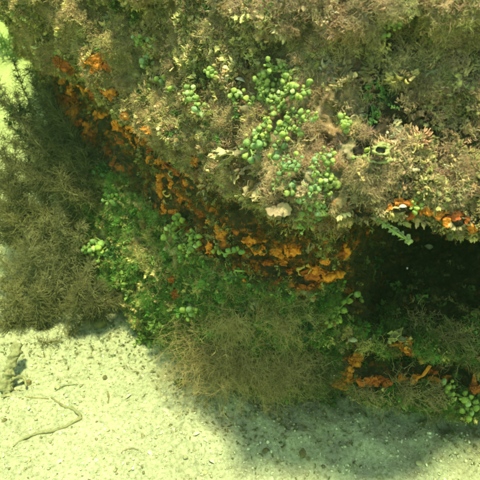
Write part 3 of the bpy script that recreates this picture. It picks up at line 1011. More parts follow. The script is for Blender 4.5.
FILL = [(58, 66), (70, 70), (84, 60), (95, 66), (110, 66), (64, 82), (72, 90), (78, 98), (100, 84), (108, 92), (80, 122), (86, 130), (102, 112), (112, 108), (124, 116), (128, 132), (122, 140), (134, 128), (146, 140), (154, 146), (150, 158), (160, 160), (166, 166), (172, 182), (162, 176), (176, 188), (186, 182), (188, 172), (190, 204), (176, 212), (192, 150),
        (202, 212), (210, 222), (228, 242), (236, 232), (238, 246), (264, 240), (272, 244), (284, 262), (296, 262), (298, 246), (310, 256), (326, 262), (334, 256), (338, 272), (262, 258), (290, 272), (308, 280), (320, 286), (342, 282), (390, 208), (398, 202), (412, 214), (430, 218), (446, 220), (466, 220), (350, 372), (360, 380), (386, 382), (396, 352), (420, 360), (430, 372), (446, 380), (400, 378), (378, 352)]
for k, (x, y) in enumerate(FILL):
    if 220 < x < 345 and 225 < y < 295 and k % 2:
        continue
    S_(x, y, 5 + (k * 7) % 5, 5 + (k * 5) % 4, (M_orange, M_rust, M_orange)[k % 3],
       f"small ragged {'rust' if k % 3 == 1 else 'orange'} sponge scrap " + ('on the left face of the boulder' if x < 130 else 'around the pale tube rings' if x < 195 else 'along the lip of the cave roof' if y < 225 and x > 380
                                                                         else 'in and along the low slit' if y > 340 else 'on the dark wall under the overhang'), 3, 0)

# ---- tube mouths, rings and shells
def ring_tube(px, py, dia, thick, mat, label, depth=.5, face=(0, -.75, .45), squash=1.0, spin=0.0):
    loc, nrm, _ = hit(px, py)
    s = pix(loc)
    EXCL.append((loc, dia * s * (.8 if dia > 15 else .55)))
    r = root('tube_mouth', label, 'worm tube', loc + nrm * (s * dia * .35 + (.010 if dia > 15 else .003)), face, spin)
    V, F = torus(dia * s * .42, thick * s * .42, 36, 10, squash, 1, int(px), .10)
    V = V * (1 + .2 * fbm(V / s * .35, 3, int(py))[:, None]) + thick * .16 * s * np.stack([fbm(V / s * .6 + k * 9, 3, k) for k in range(3)], -1)
    rim = obj('rim', mesh_np('rim', V, F), mat, r)
    a = np.linspace(0, 2 * np.pi, 25)[:-1]
    rr = [dia * s * .44, dia * s * .40, dia * s * .34]
    zz = [0, -dia * s * depth * .5, -dia * s * depth]
    V = np.concatenate([np.stack([q * np.cos(a), q * np.sin(a) * squash, np.full(24, z_)], -1) for q, z_ in zip(rr, zz)])
    V = V * (1 + .08 * fbm(V * 200, 2, 3)[:, None])
    i = np.arange(72).reshape(3, 24)
    F = np.stack([i[:-1], np.roll(i[:-1], -1, 1), np.roll(i[1:], -1, 1), i[1:]], -1).reshape(-1, 4)
    obj('tube', mesh_np('tube', V, F), mat, r)
    Vd, Fd = lump(3, 2, .05)
    obj('throat', mesh_np('throat', Vd * np.array([dia * s * .37, dia * s * .37 * squash, dia * s * .06]) + np.array([0, 0, -dia * s * .16]), Fd), M_inner, r)
    return r, s
r, s = ring_tube(387, 154, 17, 4, M_tubegreen, 'round yellow green tube mouth with a dark hole, like an eye', .8, (.05, -.75, .5), .62)
V, F = torus(s * 12.5, s * 1.3, 40, 9, .7, .5, 5, .3)
V = V + .8 * s * np.stack([fbm(V * 330 + k * 9, 3, k) for k in range(3)], -1)
o = obj('lower_ridge', mesh_np('lower_ridge', V, F), M_tubegreen, r, (0, s * -1, -s * 7))
o.rotation_euler = (0, 0, math.pi * 1.02)
V, F = lump(11, 3, .3, 1.5, (s * 6.5, s * 3.2, s * 5))
V = V * (1 + .2 * fbm(V * 500, 3, 2)[:, None])
obj('hood', mesh_np('hood', V, F), M_tubegreen, r, (s * 1.5, s * 5.2, -s * 3.5))
ring_tube(447, 366, 11, 2.0, M_tube, 'pale ring-shaped tube on the rock inside the cave floor', .4)
ring_tube(172, 171, 7, 2.2, M_tube, 'small pale tube ring, upper of the pair among sponges', .5)
ring_tube(169, 195, 7, 2.2, M_ochre, 'small yellow tube ring, lower of the pair among sponges', .5)

def shell(px, py, w, label, mat=None, face=(0, -.5, .8), off=.3, cat='shell'):
    """a ribbed cupped shell"""
    loc, nrm, _ = hit(px, py)
    s = pix(loc)
    EXCL.append((loc, w * s * .9))
    nu, nv = 15, 7
    a = np.linspace(-1.25, 1.25, nu)
    q = np.linspace(.08, 1, nv)
    A, Q = np.meshgrid(a, q, indexing='ij')
    R = w * s * .55 * Q * (1 + .03 * np.cos(np.arange(nu) * np.pi))[:, None]
    V = np.stack([R * np.sin(A), R * np.cos(A) - w * s * .3, w * s * .28 * (1 - Q ** 2) - w * s * .05 * A ** 2 + .015 * w * s * np.cos(np.arange(nu) * np.pi)[:, None]], -1).reshape(-1, 3)
    i = np.arange(nu * nv).reshape(nu, nv)
    F = np.stack([i[:-1, :-1], i[1:, :-1], i[1:, 1:], i[:-1, 1:]], -1).reshape(-1, 4)
    k = len(V)
    V2 = np.concatenate([V, V - np.array([0, 0, w * s * .05])])
    lp = np.concatenate([i[:, 0], i[-1, 1:], i[::-1, -1][1:], i[0, ::-1][1:-1]])
    nx = np.roll(lp, -1)
    o = obj('shell', mesh_np('shell', V2, np.concatenate([F, F[:, ::-1] + k, np.stack([nx, lp, lp + k, nx + k], -1)])), mat or M_shell, label=label, category=cat)
    place(o, loc + nrm * s * w * off, face, random.uniform(-1, 1))
    return o
shell(241, 78, 11, 'white shell disc lying on the tan turf', off=.45)
shell(478, 62, 9, 'pale shell flake at the right edge of the turf', off=.5)
shell(477, 20, 8, 'yellowish pale shell flake near the top of the boulder', M_pale, off=.5)
shell(321, 68, 7, 'small cream shell chip on the turf above the central beads', off=.5)
shell(402, 207, 8, 'whitish shell stuck to the cave roof lip', off=.4)
shell(431, 248, 9, 'white-tipped shell hanging in front of the dark cave', face=(0, -.9, .2), off=.3)
shell(387, 186, 9, 'yellowish knobbly shell below the round tube mouth', M_pale, off=.4)
shell(352, 340, 10, 'shiny pale shell on the corner between cave and ledge', off=.4)
SH = 'shell bits lying on the lit sand'
for (x, y, w) in [(150, 452, 8), (128, 395, 7), (196, 436, 8), (118, 436, 6), (60, 462, 8), (166, 408, 6), (212, 462, 7)]:
    o = shell(x, y, w, 'small pale shell piece half sunk in the bright sand', off=.12, face=(random.uniform(-.3, .3), random.uniform(-.4, .2), .9))
    o['group'] = SH

# ---- ragged pale blades
def blades(px, py, w, n, label, mat=None, name='ragged_blade_algae', lean=(0, -.8, .1), cat='algae', hscale=1.0, seed=0):
    rg = np.random.default_rng(int(px + py * 3) + seed)
    loc, nrm, _ = hit(px, py)
    s = pix(loc)
    loc = loc + nrm * .007
    EXCL.append((loc, w * s * .7))
    r = root(name, label, cat, loc, nrm)
    inv3 = np.array(r.matrix_world.to_3x3()).T
    for k in range(n):
        d = inv3 @ norm(np.array(lean) + rg.normal(size=3) * .35)
        V, F = leaflet(rg, w * s * rg.uniform(.6, 1.1), w * s * .7 * hscale * rg.uniform(.7, 1.1), 11, 7, .16, .25, s * .5)
        V = V + w * s * .035 * fbm(V / (w * s) * 6 + k, 3, k)[:, None]
        V, F = rotated((V, F), d, rg.uniform(-.7, .7) + (math.pi if rg.uniform() < .5 else 0), (rg.normal() * w * s * .25, rg.normal() * w * s * .1, 0))
        obj('blade', mesh_np('blade', V, F), mat or M_pale, r)
    return r
blades(232, 156, 22, 5, 'pale ragged-edged blade algae jutting from the lip above the dark wall', lean=(-.8, -.6, -.05))
blades(262, 188, 20, 6, 'tan ragged blades hanging over the dark wall', M_tan, lean=(-.3, -.8, -.45))
blades(284, 206, 18, 5, 'olive ragged blades drooping beside the blue green beads', M_fuzz, lean=(.1, -.7, -.6))
blades(246, 172, 16, 4, 'small tan blades between the pale and the hanging ones', M_tan, lean=(-.5, -.8, -.2))
blades(426, 66, 12, 3, 'pale green flat blade on the turf near the top right brown tuft', M_bead_pale, lean=(.3, -.6, .6))
blades(400, 118, 11, 4, 'yellowish blades on the crust above the cave', M_pale, lean=(.3, -.6, .6))
blades(308, 132, 14, 4, 'yellow tan blades right of the full round bead bunch', M_tan, lean=(.5, -.7, .4))
blades(316, 240, 12, 3, 'dark olive blades under the hanging beads', M_fuzz, lean=(.1, -.7, -.5))
blades(392, 338, 15, 5, 'yellow green crinkled blades on top of the low slit', M_pale, lean=(0, -.7, .6))

# ---- leafy green tufts
def leafy(px, py, size, n, mat, label, d=None, name='green_leaf_algae'):
    rg = np.random.default_rng(int(px * 3 + py))
    if d:
        loc, nrm = Vector(at(px, py, d=d)), Vector((0, -.3, 1))
    else:
        loc, nrm, _ = hit(px, py)
    s = pix(loc)
    r = root(name, label, 'algae', loc, (nrm + Vector((0, -.3, .4))).normalized())
    n = int(n * 2.2)
    nst = max(4, n // 9)
    starts = np.zeros((nst, 3))
    P = grow(starts, np.array([0, 0, 1.0]) + .8 * rg.normal(size=(nst, 3)), size * s * rg.uniform(.5, 1, nst), 5, .25, rg)
    V, F = tubes(P, taper(nst, 5, np.full(nst, s * .55)), 4)
    obj('stalks', mesh_np('stalks', V, F), mat, r)
    out = []
    for k in range(n):
        i, j = rg.integers(0, nst), rg.integers(1, 6)
        z = norm(P[i, j] - P[i, j - 1] + .9 * rg.normal(size=3))
        w = s * rg.uniform(1.8, 4.2)
        out.append(rotated(leaflet(rg, w * .9, w * 1.2, 5, 4, .28, .5, s * .3), z, rg.uniform(0, 6.28), P[i, j]))
    obj('leaves', mesh_np('leaves', *join(out)), mat, r, kind='stuff')
    return r
leafy(20, 118, 20, 40, M_dkgreen, 'dark green leafy sprig against the bright sand beside the feathery fronds', d=.80)
leafy(40, 73, 14, 26, M_green, 'green leafy sprig on the left edge of the boulder')
leafy(140, 20, 18, 34, M_green, 'soft bright green tuft on the left shoulder')
leafy(118, 12, 14, 26, M_green, 'yellow green tuft at the very top of the left shoulder')
leafy(386, 100, 14, 40, M_dkgreen, 'dark green leafy patch on the crust above the cave')
leafy(424, 34, 16, 36, M_green, 'green leafy patch near the top right of the boulder')
leafy(404, 12, 16, 30, M_green, 'pale green leafy tuft on the top right of the boulder')
leafy(110, 170, 16, 40, M_dkgreen, 'dark green leaves under the left sponges')
leafy(128, 280, 26, 70, M_green, 'leafy green clump on the left of the ledge front')
leafy(160, 318, 26, 80, M_green, 'bright green clump at the foot of the ledge')
leafy(146, 342, 20, 60, M_green, 'bright green fringe hanging just above the lit sand')
leafy(186, 282, 20, 50, M_green, 'green leafy clump below the pale round bead')
leafy(206, 330, 24, 60, M_green, 'green clump above the hanging filaments')
leafy(120, 255, 20, 50, M_dkgreen, 'dark green clump beside the blue green bead patch')
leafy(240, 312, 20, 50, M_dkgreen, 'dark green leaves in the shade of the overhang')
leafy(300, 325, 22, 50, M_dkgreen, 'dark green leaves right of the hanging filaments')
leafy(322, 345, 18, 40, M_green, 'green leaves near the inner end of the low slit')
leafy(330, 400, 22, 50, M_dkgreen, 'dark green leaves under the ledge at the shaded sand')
leafy(375, 262, 10, 20, M_dkgreen, 'faint green sprig inside the cave')
leafy(182, 382, 12, 26, M_green, 'small green sprig standing on the lit sand edge', d=.475)
leafy(300, 402, 22, 46, M_green, 'green leaves hanging low over the shaded sand')

# ---- big filament tufts
def fuzz(px, py, size, n, mat, label, lean=(0, -.4, .6), wob=.28, spread=.6, disc=.25, thick=.36, branch=3, name='filament_tuft', cat='algae', d=None, pull=(0, 0, 0), m=7, cores=0):
    """a tuft of branching filaments with a few thicker main stems"""
    rg = np.random.default_rng(int(px * 5 + py * 11))
    if d:
        loc, nrm = Vector(at(px, py, d=d)), Vector(lean)
    else:
        loc, nrm, _ = hit(px, py)
    s = pix(loc)
    r = root(name, label, cat, loc, (0, 0, 1))
    S = rg.normal(size=(n, 3)) * size * s * disc
    S = S - np.outer(S @ np.array(nrm), np.array(nrm)) * .9
    D = norm(np.array(lean)) + np.array(nrm) * .35 + spread * rg.normal(size=(n, 3))
    Ln = size * s * rg.uniform(.35, 1.1, n)
    P = grow(S, D, Ln, m, wob, rg, pull)
    V1 = tubes(P, taper(n, m, np.full(n, s * thick)))
    obj('main_filaments', mesh_np('main_filaments', *V1), mat, r, kind='stuff')
    nb = n * branch
    i, k = rg.integers(0, n, nb), rg.integers(2, m + 1, nb)
    D2 = norm(P[i, k] - P[i, k - 1]) + .8 * rg.normal(size=(nb, 3))
    P2 = grow(P[i, k], D2, size * s * .25 * rg.uniform(.4, 1.3, nb), 3, wob, rg)
    V2 = tubes(P2, taper(nb, 3, np.full(nb, s * thick * .7)))
    obj('side_filaments', mesh_np('side_filaments', *V2), mat, r, kind='stuff')
    return r
M_red = mat_plain('reddish_filament_algae', (.26, .15, .095), (.48, .31, .20), 70, 0.3, 0.85)
M_yellow = mat_plain('yellow_filament_algae', (.34, .28, .11), (.58, .50, .26), 70, 0.3, 0.85)
TT = 'fuzzy tufts on top of the boulder'
for px, py, sz, mt, lb in [
    (176, 30, 26, M_red, 'reddish brown fuzzy tuft near the top left of the turf'), (215, 22, 24, M_tan, 'tan fuzzy tuft beside the reddish top tuft'),
    (236, 46, 26, M_tan, 'large tan filament tuft above the white shell'), (196, 54, 22, M_yellow, 'yellow tan tuft above the glossy bead ring'),
    (335, 18, 34, M_red, 'large reddish brown cushion at the top of the boulder'), (312, 40, 22, M_yellow, 'yellowish tuft below the reddish cushion'),
    (270, 40, 22, M_yellow, 'pale yellow tuft between the two cushions'), (180, 118, 24, M_tan, 'tan tuft overhanging the glowing orange sponge'),
    (215, 128, 22, M_tan, 'tan tuft just above the ragged pale blade'), (140, 108, 18, M_yellow, 'yellow tan tuft beside the curving bead chain'),
    (427, 84, 28, M_red, 'brown cushion tuft above the cave on the right'), (466, 172, 30, M_red, 'pinkish brown tuft draping over the end of the lip'),
    (350, 100, 22, M_fuzz, 'olive tuft right of the central bead patch'), (452, 120, 24, M_fuzz, 'olive tuft on the crust right of the brown cushion'),
    (78, 22, 24, M_fuzz, 'dull olive tuft on the left shoulder'), (100, 40, 22, M_yellow, 'yellowish tuft just above the left sponges'),
    (52, 40, 22, M_fuzz, 'olive tuft on the outer left edge of the boulder'), (318, 80, 18, M_tan, 'tan tuft above the broad bead bunch'),
    (228, 116, 15, M_yellow, 'yellow tuft left of the big blue green beads'), (455, 30, 24, M_yellow, 'yellow olive tuft by the pale shell flakes'),
    (370, 60, 24, M_tan, 'tan tuft on the crust left of the pale blade'), (128, 62, 22, M_tan, 'tan tuft right of the bright orange lump')]:
    o = fuzz(px, py, sz * .42, 220, mt, lb, lean=(0, -.35, .6), spread=1.0, wob=.55, disc=.62, thick=.15, m=5)
    o['group'] = TT

# hanging filament masses under the ledge
HG = 'brown filament masses hanging under the ledge'
for px, py, sz, n, lean, lb, mt in [
    (216, 352, 54, 340, (-.5, -.8, -.15), 'wispy brown filament mass reaching out over the lit sand', M_fuzz),
    (246, 348, 54, 400, (-.1, -.9, -.25), 'thick brown filament mass in the middle of the hanging fringe', M_fuzz),
    (283, 362, 44, 300, (.0, -.9, -.3), 'olive brown filament mass at the shaded end of the fringe', M_fuzz),
    (240, 316, 38, 240, (-.3, -.7, .1), 'short tan filament mass on top of the fringe', M_tan),
    (285, 318, 36, 240, (0, -.8, .1), 'tan filament mass under the overhang beside the cave', M_tan),
    (318, 362, 44, 150, (.1, -.8, -.2), 'dark olive filaments beside the low slit', M_brown),
    (196, 340, 40, 150, (-.6, -.7, -.1), 'greenish filament mass at the lit edge of the ledge', M_green)]:
    o = fuzz(px, py, sz, n, mt, lb, lean=lean, spread=.5, wob=.36, disc=.32, thick=.19, branch=7, name='hanging_filaments', pull=(0, 0, -.02), m=9)
    o['group'] = HG
for px, py, sz, lb in [(400, 388, 22, 'tan fringe on the front of the low shelf'), (432, 396, 20, 'olive fringe on the low shelf before the bright beads'), (366, 392, 22, 'brownish fringe at the inner part of the low shelf'),
                       (458, 340, 26, 'dim brown fuzz on the rock in the cave floor'), (420, 322, 22, 'dark fuzz deeper on the cave floor')]:
    fuzz(px, py, sz, 120, M_fuzz, lb, lean=(0, -.6, .2), spread=.6, disc=.35, name='shelf_fringe')

# ---- feathery bushes at the left
def bush(base, tips, mat, label, side=16, dens=150, thick=.9, group=None, hair=.30, sub=2):
    dens = int(dens * 1.75)
    hair = min(hair, .32)
    rg = np.random.default_rng(int(base[0] * 9 + base[1]))
    bp = Vector(at(base[0], base[1], d=base[2]))
    s = pix(bp)
    r = root('feathery_bush', label, 'seaweed', bp)
    if group:
        r['group'] = group
    V, F = lump(int(base[0]), 2, .3, 1.5, (s * 7, s * 7, s * 5))
    obj('holdfast', mesh_np('holdfast', V, F), mat, r)
    for (tx, ty, td) in tips:
        tp = np.array(at(tx, ty, d=td) - np.array(bp))
        tp[2] = max(tp[2], .012 - bp.z)
        b0 = rg.normal(size=3) * s * 5
        mid = b0 * .5 + tp * .5 + np.array([0, -.012, .02]) + rg.normal(size=3) * s * 7
        P = curve_pts([b0, b0 + (mid - b0) * .5 + rg.normal(size=3) * s * 3, mid, mid + (tp - mid) * .5 + rg.normal(size=3) * s * 3, tp], 26)
        st = tubes(P[None], np.linspace(s * thick, s * thick * .35, 26)[None], 5)
        fr = obj('frond', mesh_np('frond', *st), mat, r)
        nb = dens
        k = rg.integers(3, 26, nb)
        T = norm(P[k] - P[k - 1])
        D = T * .8 + 1.0 * rg.normal(size=(nb, 3))
        L1 = side * s * rg.uniform(.4, 1.2, nb) * np.interp(k, [0, 14, 25], [.8, 1, .45])
        P1 = grow(P[k], D, L1, 3, .2, rg)
        parts = [tubes(P1, taper(nb, 3, np.full(nb, s * hair), .5))]
        n2 = nb * sub
        i, j = rg.integers(0, nb, n2), rg.integers(1, 4, n2)
        P2 = grow(P1[i, j], norm(P1[i, j] - P1[i, j - 1]) + .8 * rg.normal(size=(n2, 3)), side * s * .38 * rg.uniform(.4, 1.2, n2), 2, .22, rg)
        parts.append(tubes(P2, taper(n2, 2, np.full(n2, s * hair * .75), .5)))
        obj('branchlets', mesh_np('branchlets', *join(parts)), mat, fr, kind='stuff')
    return r
M_frost = mat_plain('frosted_feather_algae', (.115, .10, .056), (.27, .238, .145), 60, 0.3, 0.85)
FB = 'feathery seaweed bushes beside the boulder'
bush((104, 205, .66), [(-6, 76, .86), (14, 62, .88), (2, 104, .84), (-8, 132, .80), (34, 84, .84), (46, 104, .80), (58, 118, .78), (4, 160, .78), (26, 134, .80), (72, 132, .74), (40, 148, .76), (84, 150, .72), (28, 70, .84), (48, 86, .80), (-8, 92, .86), (16, 96, .84), (8, 122, .82), (60, 140, .74), (-6, 150, .80), (12, 168, .77), (-4, 188, .75), (20, 190, .74)],
     M_darkbrown, 'dark feathery bush whose fronds sweep up over the far bright sand', 15, 210, 1.0, FB, .32)
bush((46, 238, .69), [(-8, 140, .80), (4, 150, .78), (16, 142, .78), (-6, 168, .76), (28, 158, .76), (10, 178, .75), (-8, 196, .74), (40, 172, .74), (22, 196, .73), (-2, 216, .71), (-8, 238, .70), (12, 226, .70)],
     M_darkbrown, 'wispy dark olive bush between the sweeping fronds and the pale bush', 14, 150, .8, FB)
bush((84, 262, .66), [(-6, 176, .74), (10, 186, .74), (-8, 206, .72), (28, 168, .75), (44, 178, .73), (60, 170, .72), (20, 206, .70), (76, 186, .68), (50, 208, .69), (-4, 232, .69), (-6, 192, .73), (6, 218, .70), (14, 236, .68), (34, 222, .69)],
     M_brown, 'olive brown feathery bush filling the middle of the left side', 15, 170, .7, FB)
bush((70, 312, .61), [(-6, 252, .67), (8, 236, .68), (26, 228, .67), (44, 222, .66), (62, 214, .66), (82, 226, .64), (-8, 276, .64), (18, 262, .65), (50, 248, .64), (74, 252, .63), (92, 262, .62)],
     M_frost, 'pale tan feathery bush with frosted tips above the shaded sand', 15, 190, .7, FB)
bush((34, 340, .575), [(-8, 300, .60), (4, 288, .61), (22, 282, .61), (40, 284, .60), (56, 292, .60), (70, 304, .58), (-8, 322, .575), (14, 304, .59), (84, 318, .57)],
     M_brown, 'low brown feathery bush on the sand at the foot of the others', 14, 170, .7, FB)
bush((100, 322, .57), [(84, 280, .60), (100, 284, .59), (114, 292, .58), (122, 304, .57), (92, 300, .57), (70, 322, .56)],
     M_darkbrown, 'small dark feathery bush in the shade at the base of the boulder', 13, 130, .6, FB)

# ---- stems and twigs
def twig(pts, r_px, mat, label, name='algae_stem', lift=1.0, forks=(), cat='algae', depth=None):
    loc, nrm, _ = hit(*pts[0])
    s = pix(loc)
    d0 = depth or loc.y
    rt = root(name, label, cat, loc)
    def to3(p, k):
        q, qn, on = hit(*p)
        if depth or abs(q.y - d0) > .05:
            q, qn = Vector(at(*p, d=d0 - .004 * k)), Vector((0, -.5, .5))
        return local(rt, q + qn * s * r_px * lift)
    obj('stem', mesh_np('stem', *solid_tube([to3(p, k) for k, p in enumerate(pts)], s * r_px, s * r_px * .6, 8 * len(pts), 7, .5, int(pts[0][0]))), mat, rt)
    for f in forks:
        obj('fork', mesh_np('fork', *solid_tube([to3(p, k) for k, p in enumerate(f)], s * r_px * .8, s * r_px * .45, 8 * len(f), 7, .5, int(f[0][1]))), mat, rt)
    return rt
tw = twig([(372, 213), (382, 222), (394, 232), (408, 241)], 1.5, M_stem, 'pale green leafy stem reaching out in front of the cave', depth=.345)
rg = np.random.default_rng(3)
q0, q1 = local(tw, at(374, 215, d=.343)), local(tw, at(410, 242, d=.335))
obj('leaflets', mesh_np('leaflets', *join([rotated(leaflet(rg, .0028, .0036, 5, 4, .2, .4, .0003), norm(rg.normal(size=3)), rg.uniform(0, 6), q0 + (q1 - q0) * rg.uniform(0, 1)) for k in range(46)])), M_bead_pale, tw, kind='stuff')
twig([(229, 262), (238, 276), (248, 287), (254, 291)], 1.5, M_stem, 'forked pale green twig on the ledge', forks=[[(240, 277), (252, 279), (267, 285)], [(234, 270), (246, 270)]])
twig([(211, 288), (228, 289), (246, 292), (262, 291)], .7, M_darkbit, 'thin dark twig lying along the ledge', 'thin_twig', cat='twig')
twig([(337, 285), (336, 300), (333, 314), (330, 330)], 1.8, M_stem, 'upright pale stem beside the cave corner')
twig([(201, 134), (216, 140), (232, 148), (246, 158)], 3.2, M_tan, 'knobbly tan stem lying above the pale blade', lift=1.4)
twig([(190, 86), (196, 82), (203, 78)], 2.2, M_green, 'short green stem on the turf beside the chain of beads', lift=1.6)
twig([(212, 112), (217, 116), (221, 120)], 1.1, M_darkbit, 'dark twig tip by the glossy beads', 'thin_twig', cat='twig', lift=2)
twig([(218, 222), (214, 228), (222, 236)], .9, M_pale, 'thin white hooked thread above the ledge beads', lift=3)
twig([(185, 62), (176, 66), (170, 72)], 1.2, M_yellow, 'pale yellow stem curled on the turf', lift=2)
twig([(328, 335), (322, 346), (318, 352)], 1.6, M_green, 'green stem at the inner end of the slit', lift=2)

# sand things
def sand_tube(pts, r0, r1, mat, label, name, cat, forks=(), sink=.4, rough=.5):
    loc, _, _ = hit(*pts[0])
    s = pix(loc)
    rt = root(name, label, cat, loc)
    def P3(pp, r_):
        return [local(rt, hit(*p)[0] + Vector((0, 0, s * r_ * (1 - sink)))) for p in pp]
    obj('main_arm' if forks else 'shaft', mesh_np('shaft', *solid_tube(P3(pts, r0), s * r0, s * r1, 10 * len(pts), 9, rough, int(pts[0][1]))), mat, rt)
    for f in forks:
        obj('side_arm', mesh_np('side_arm', *solid_tube(P3(f, r0), s * r0 * .9, s * r1, 10 * len(f), 9, rough, int(f[0][0]))), mat, rt)
    return rt
sand_tube([(81, 416), (70, 424), (54, 430), (38, 434), (24, 441), (13, 447)], 1.7, 1.2, M_stick, 'forked grey olive dead stalk lying on the lit sand', 'dead_stalk', 'stalk', forks=[[(81, 416), (72, 408), (62, 401), (50, 394)]])
sand_tube([(8, 400), (20, 399), (34, 397), (48, 396)], .8, .5, M_darkbit, 'thin dark straight twig on the sand above the forked stalk', 'thin_twig', 'twig')
sand_tube([(121, 452), (126, 447), (133, 446), (138, 449)], 1.0, .7, M_stick, 'short curved pale twig on the lit sand', 'sand_twig', 'twig')
sand_tube([(107, 389), (108, 394), (107, 400)], .8, .6, M_darkbit, 'tiny upright dark fleck on the lit sand', 'sand_twig', 'twig')
sand_tube([(55, 388), (66, 385), (78, 384)], .9, .5, M_stick, 'small pale straw on the sand above the fork', 'sand_twig', 'twig')

loc, _, _ = hit(8, 392)
s = pix(loc)
rt = root('dead_stump', 'grey brown weathered stump leaning on the sand under the bushes', 'stump', loc)
V, F = solid_tube([(0, 0, -s * 4), (-s * 2, s * 8, s * 6), (s * 1, s * 26, s * 18), (s * 3, s * 42, s * 26)], s * 6.5, s * 4, 70, 28, .5, 4)
V = V + .8 * s * np.stack([fbm(V * 170 + k * 9, 4, k) for k in range(3)], -1)
obj('trunk', mesh_np('trunk', V, F), M_stick, rt)
V, F = solid_tube([(s * 2, s * 10, s * 8), (s * 12, s * 14, s * 6), (s * 17, s * 6, s * 1)], s * 2.2, s * 1.2, 18, 10, .5, 9)
obj('side_root', mesh_np('side_root', V, F), M_stick, rt)

PB = 'pebbles on the sand'
def pebble(px, py, w, mat, label, group=None):
    loc, _, _ = hit(px, py)
    s = pix(loc)
    V, F = lump(int(px + py), 3, .35, 1.3, (w * s * .55, w * s * .42, w * s * .3), 3)
    o = obj('pebble', mesh_np('pebble', V, F), mat, label=label, category='pebble')
    place(o, loc + Vector((0, 0, w * s * .1)), (0, 0, 1), px)
    if group:
        o['group'] = group
pebble(105, 377, 5, M_darkbit, 'dark little pebble alone on the upper lit sand')
pebble(57, 386, 5, M_pebble, 'tan pebble beside the thin dark twig')
pebble(5, 423, 6, M_darkbit, 'dark upright bit at the edge of the lit sand')
pebble(27, 380, 7, M_darkbit, 'brown pebble beside the weathered stump')
pebble(303, 455, 8, M_darkbit, 'dark flat pebble on the shaded sand')
pebble(265, 452, 6, M_darkbit, 'brownish pebble on the shaded sand')
for x, y, w in [(70, 445, 4), (95, 460, 5), (30, 462, 4), (140, 425, 4), (185, 455, 5), (205, 470, 5), (130, 470, 4)]:
    pebble(x, y, w, M_pebble, 'small pale pebble scattered on the lit sand', PB)
for x, y, w in [(330, 440, 5), (355, 462, 6), (420, 460, 7), (445, 440, 5), (380, 474, 6), (470, 446, 6)]:
    pebble(x, y, w, M_pebble, 'greyish pebble on the shaded sand in front of the cave', 'pebbles in front of the cave')

# far rock and weeds beyond the sand at the upper left
V, F = lump(77, 4, .4, 1.7, (.34, .26, .20), 4)
fr = root('far_rock', 'blurred weedy rock beyond the far sand', 'rock', (-.80, 2.32, .05))
obj('rock_body', mesh_np('rock_body', V, F), M_rock, fr)
rg = np.random.default_rng(5)
k = rg.integers(0, len(V), 24)
obj('weed_cover', mesh_np('weed_cover', *join([rotated(leafT[i % 4], norm(V[q]) + .3 * rg.normal(size=3), rg.uniform(0, 6), V[q], 5.0) for i, q in enumerate(k)])), M_green, fr, kind='stuff')
for x, y, d, lb in [(4, 48, 1.62, 'blurred green weed standing on the far sand'), (14, 58, 1.56, 'blurred green weed on the far sand close to the boulder edge')]:
    fuzz(x, y, 22, 60, M_dkgreen, lb, lean=(0, 0, 1), d=d, name='far_weed')['group'] = 'far weeds'

# ------------------------------------------------------------------ carpets of small growth, thinner where larger growth stands
# 1: filament turf on the sunlit top
dens = seen * np.interp(cellK, [0, 4.9, 5.6, 6.2], [1, 1, .35, 0]) * np.clip(.55 + field * .8, .06, 1.5) * relief
P, Nn, K, U_ = sample_rock(19000, dens)
zd = Nn + np.array([0, -.1, .35]) + .35 * rng.normal(size=P.shape)
scatter('brown_turf_algae', P, zd, rng.uniform(.5, 1.15, len(P)), rng.integers(0, 8, len(P)), palette(P, [DARK, RED, TAN, RED, TAN, YEL, OLIVE], [.8, 1.5, 1.5, 1.1, 1.1, 1.0, 1.1]), tuftsA + tuftsB, M_turf,
        'fuzzy brown and tan filament turf on top of the boulder', 'turf algae')
# 2: crumbly leafy crust on the top and shoulder
dens = seen * np.interp(cellK, [0, 5.3, 5.9, 6.4], [.8, 1, .4, 0]) * np.clip(.6 - field * .9, .10, 1.6) * relief
P, Nn, K, U_ = sample_rock(17000, dens)
zd = Nn + np.array([0, -.1, .2]) + .5 * rng.normal(size=P.shape)
scatter('crumbly_leaf_algae', P, zd, rng.uniform(.55, 1.5, len(P)), rng.integers(0, 9, len(P)), palette(P, [DARK, OLIVE, YEL, TAN, RED, PALE, GRN], [.9, 1.6, 1.1, 1.2, .8, .35, .9], .3, 30, 75), crumbT + leafT, M_leaf,
        'crumbly olive leaf algae carpeting the top of the boulder', 'leaf algae')
# 3: sparse dark growth in the undercut
dens = seen * np.where(in_cave, .12, np.interp(cellK, [5.4, 6.2, 8.6, 9.4], [0, 1, 1, 0])) * np.clip(.5 + field2, .05, 1.4)
P, Nn, K, U_ = sample_rock(2400, dens)
zd = Nn + .6 * rng.normal(size=P.shape)
scatter('undercut_crust_algae', P, zd, rng.uniform(.4, 1.0, len(P)), rng.integers(0, 9, len(P)), palette(P, [DARK, OLIVE, (.26, .10, .02), YEL, DARK], [1.6, 1.1, .9, .5, 1.2], .35, 40, 78), crumbT + tuftsA, M_leaf,
        'short dark crust algae between the sponges in the undercut', 'crust algae')
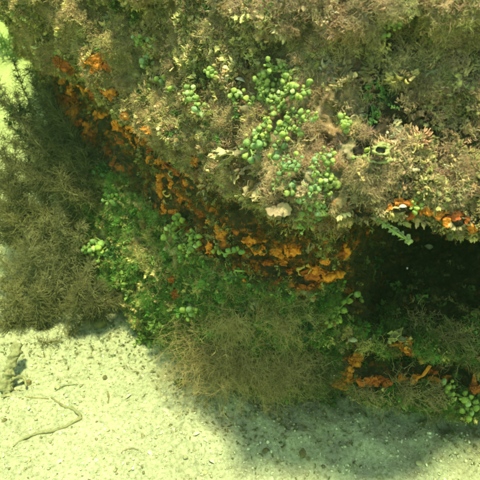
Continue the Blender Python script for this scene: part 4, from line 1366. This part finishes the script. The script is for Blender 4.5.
# 4: green and olive cover on the lower ledge
dens = seen * np.interp(cellK, [8.4, 9.2, 13.5, 14], [0, 1, 1, 0]) * np.where(in_cave, .1, 1) * np.where((cellU > 7.3) & (cellK > 11.6), 1.8, np.where((cellU > 7.3) & (cellK > 9.6), 1.2, 1)) * np.where((cellU > 7.3) & (cellU < 11.5) & (np.abs(cellK - 11.1) < .85), .03, 1)
P, Nn, K, U_ = sample_rock(10000, dens)
zd = Nn + np.array([0, -.1, .1]) + .5 * rng.normal(size=P.shape)
scatter('green_ledge_algae', P, zd, rng.uniform(.6, 1.5, len(P)), rng.integers(0, 17, len(P)), palette(P, [DARK, OLIVE, GRN, (.07, .16, .03), YEL, TAN], [.6, 1.5, 1.4, 1.4, .9, 1.0], .35, 22, 80), crumbT + leafT + tuftsA + tuftsB, M_leaf,
        'green and olive algae carpet on the shaded lower ledge', 'leaf algae')

# drifting specks in the water
n = 420
P = np.stack([rng.uniform(-.4, .4, n), rng.uniform(.12, .75, n), rng.uniform(.05, .6, n)], -1)
scatter('drifting_specks', P, rng.normal(size=P.shape), rng.uniform(.00008, .00028, n), rng.integers(0, 6, n), np.full((n, 3), .5) * rng.uniform(.6, 1.1, (n, 1)), [chips(260 + k, .6) for k in range(6)], M_grit,
        'tiny specks of silt drifting in the water', 'silt')

# ------------------------------------------------------------------ water haze
hz = bpy.data.materials.new('water_haze')
hz.use_nodes = True
hn = hz.node_tree
hn.nodes.remove(hn.nodes['Principled BSDF'])
pv = hn.nodes.new('ShaderNodeVolumePrincipled')
pv.inputs['Color'].default_value = (.009, .015, .007, 1)
pv.inputs['Absorption Color'].default_value = (.68, .96, .09, 1)
pv.inputs['Density'].default_value = 0.8
hn.links.new(pv.outputs[0], hn.nodes['Material Output'].inputs['Volume'])
V = np.array([(x, y, z) for x in (-3.8, 3.8) for y in (-1.8, 4.2) for z in (-1.1, .72)], float)
Fq = np.array([(0, 1, 3, 2), (4, 6, 7, 5), (0, 4, 5, 1), (2, 3, 7, 6), (0, 2, 6, 4), (1, 5, 7, 3)])
hb = mesh_np('haze', V, Fq)
obj('haze', hb, hz, kind='stuff', label='greenish sea water around the whole reef', category='water')
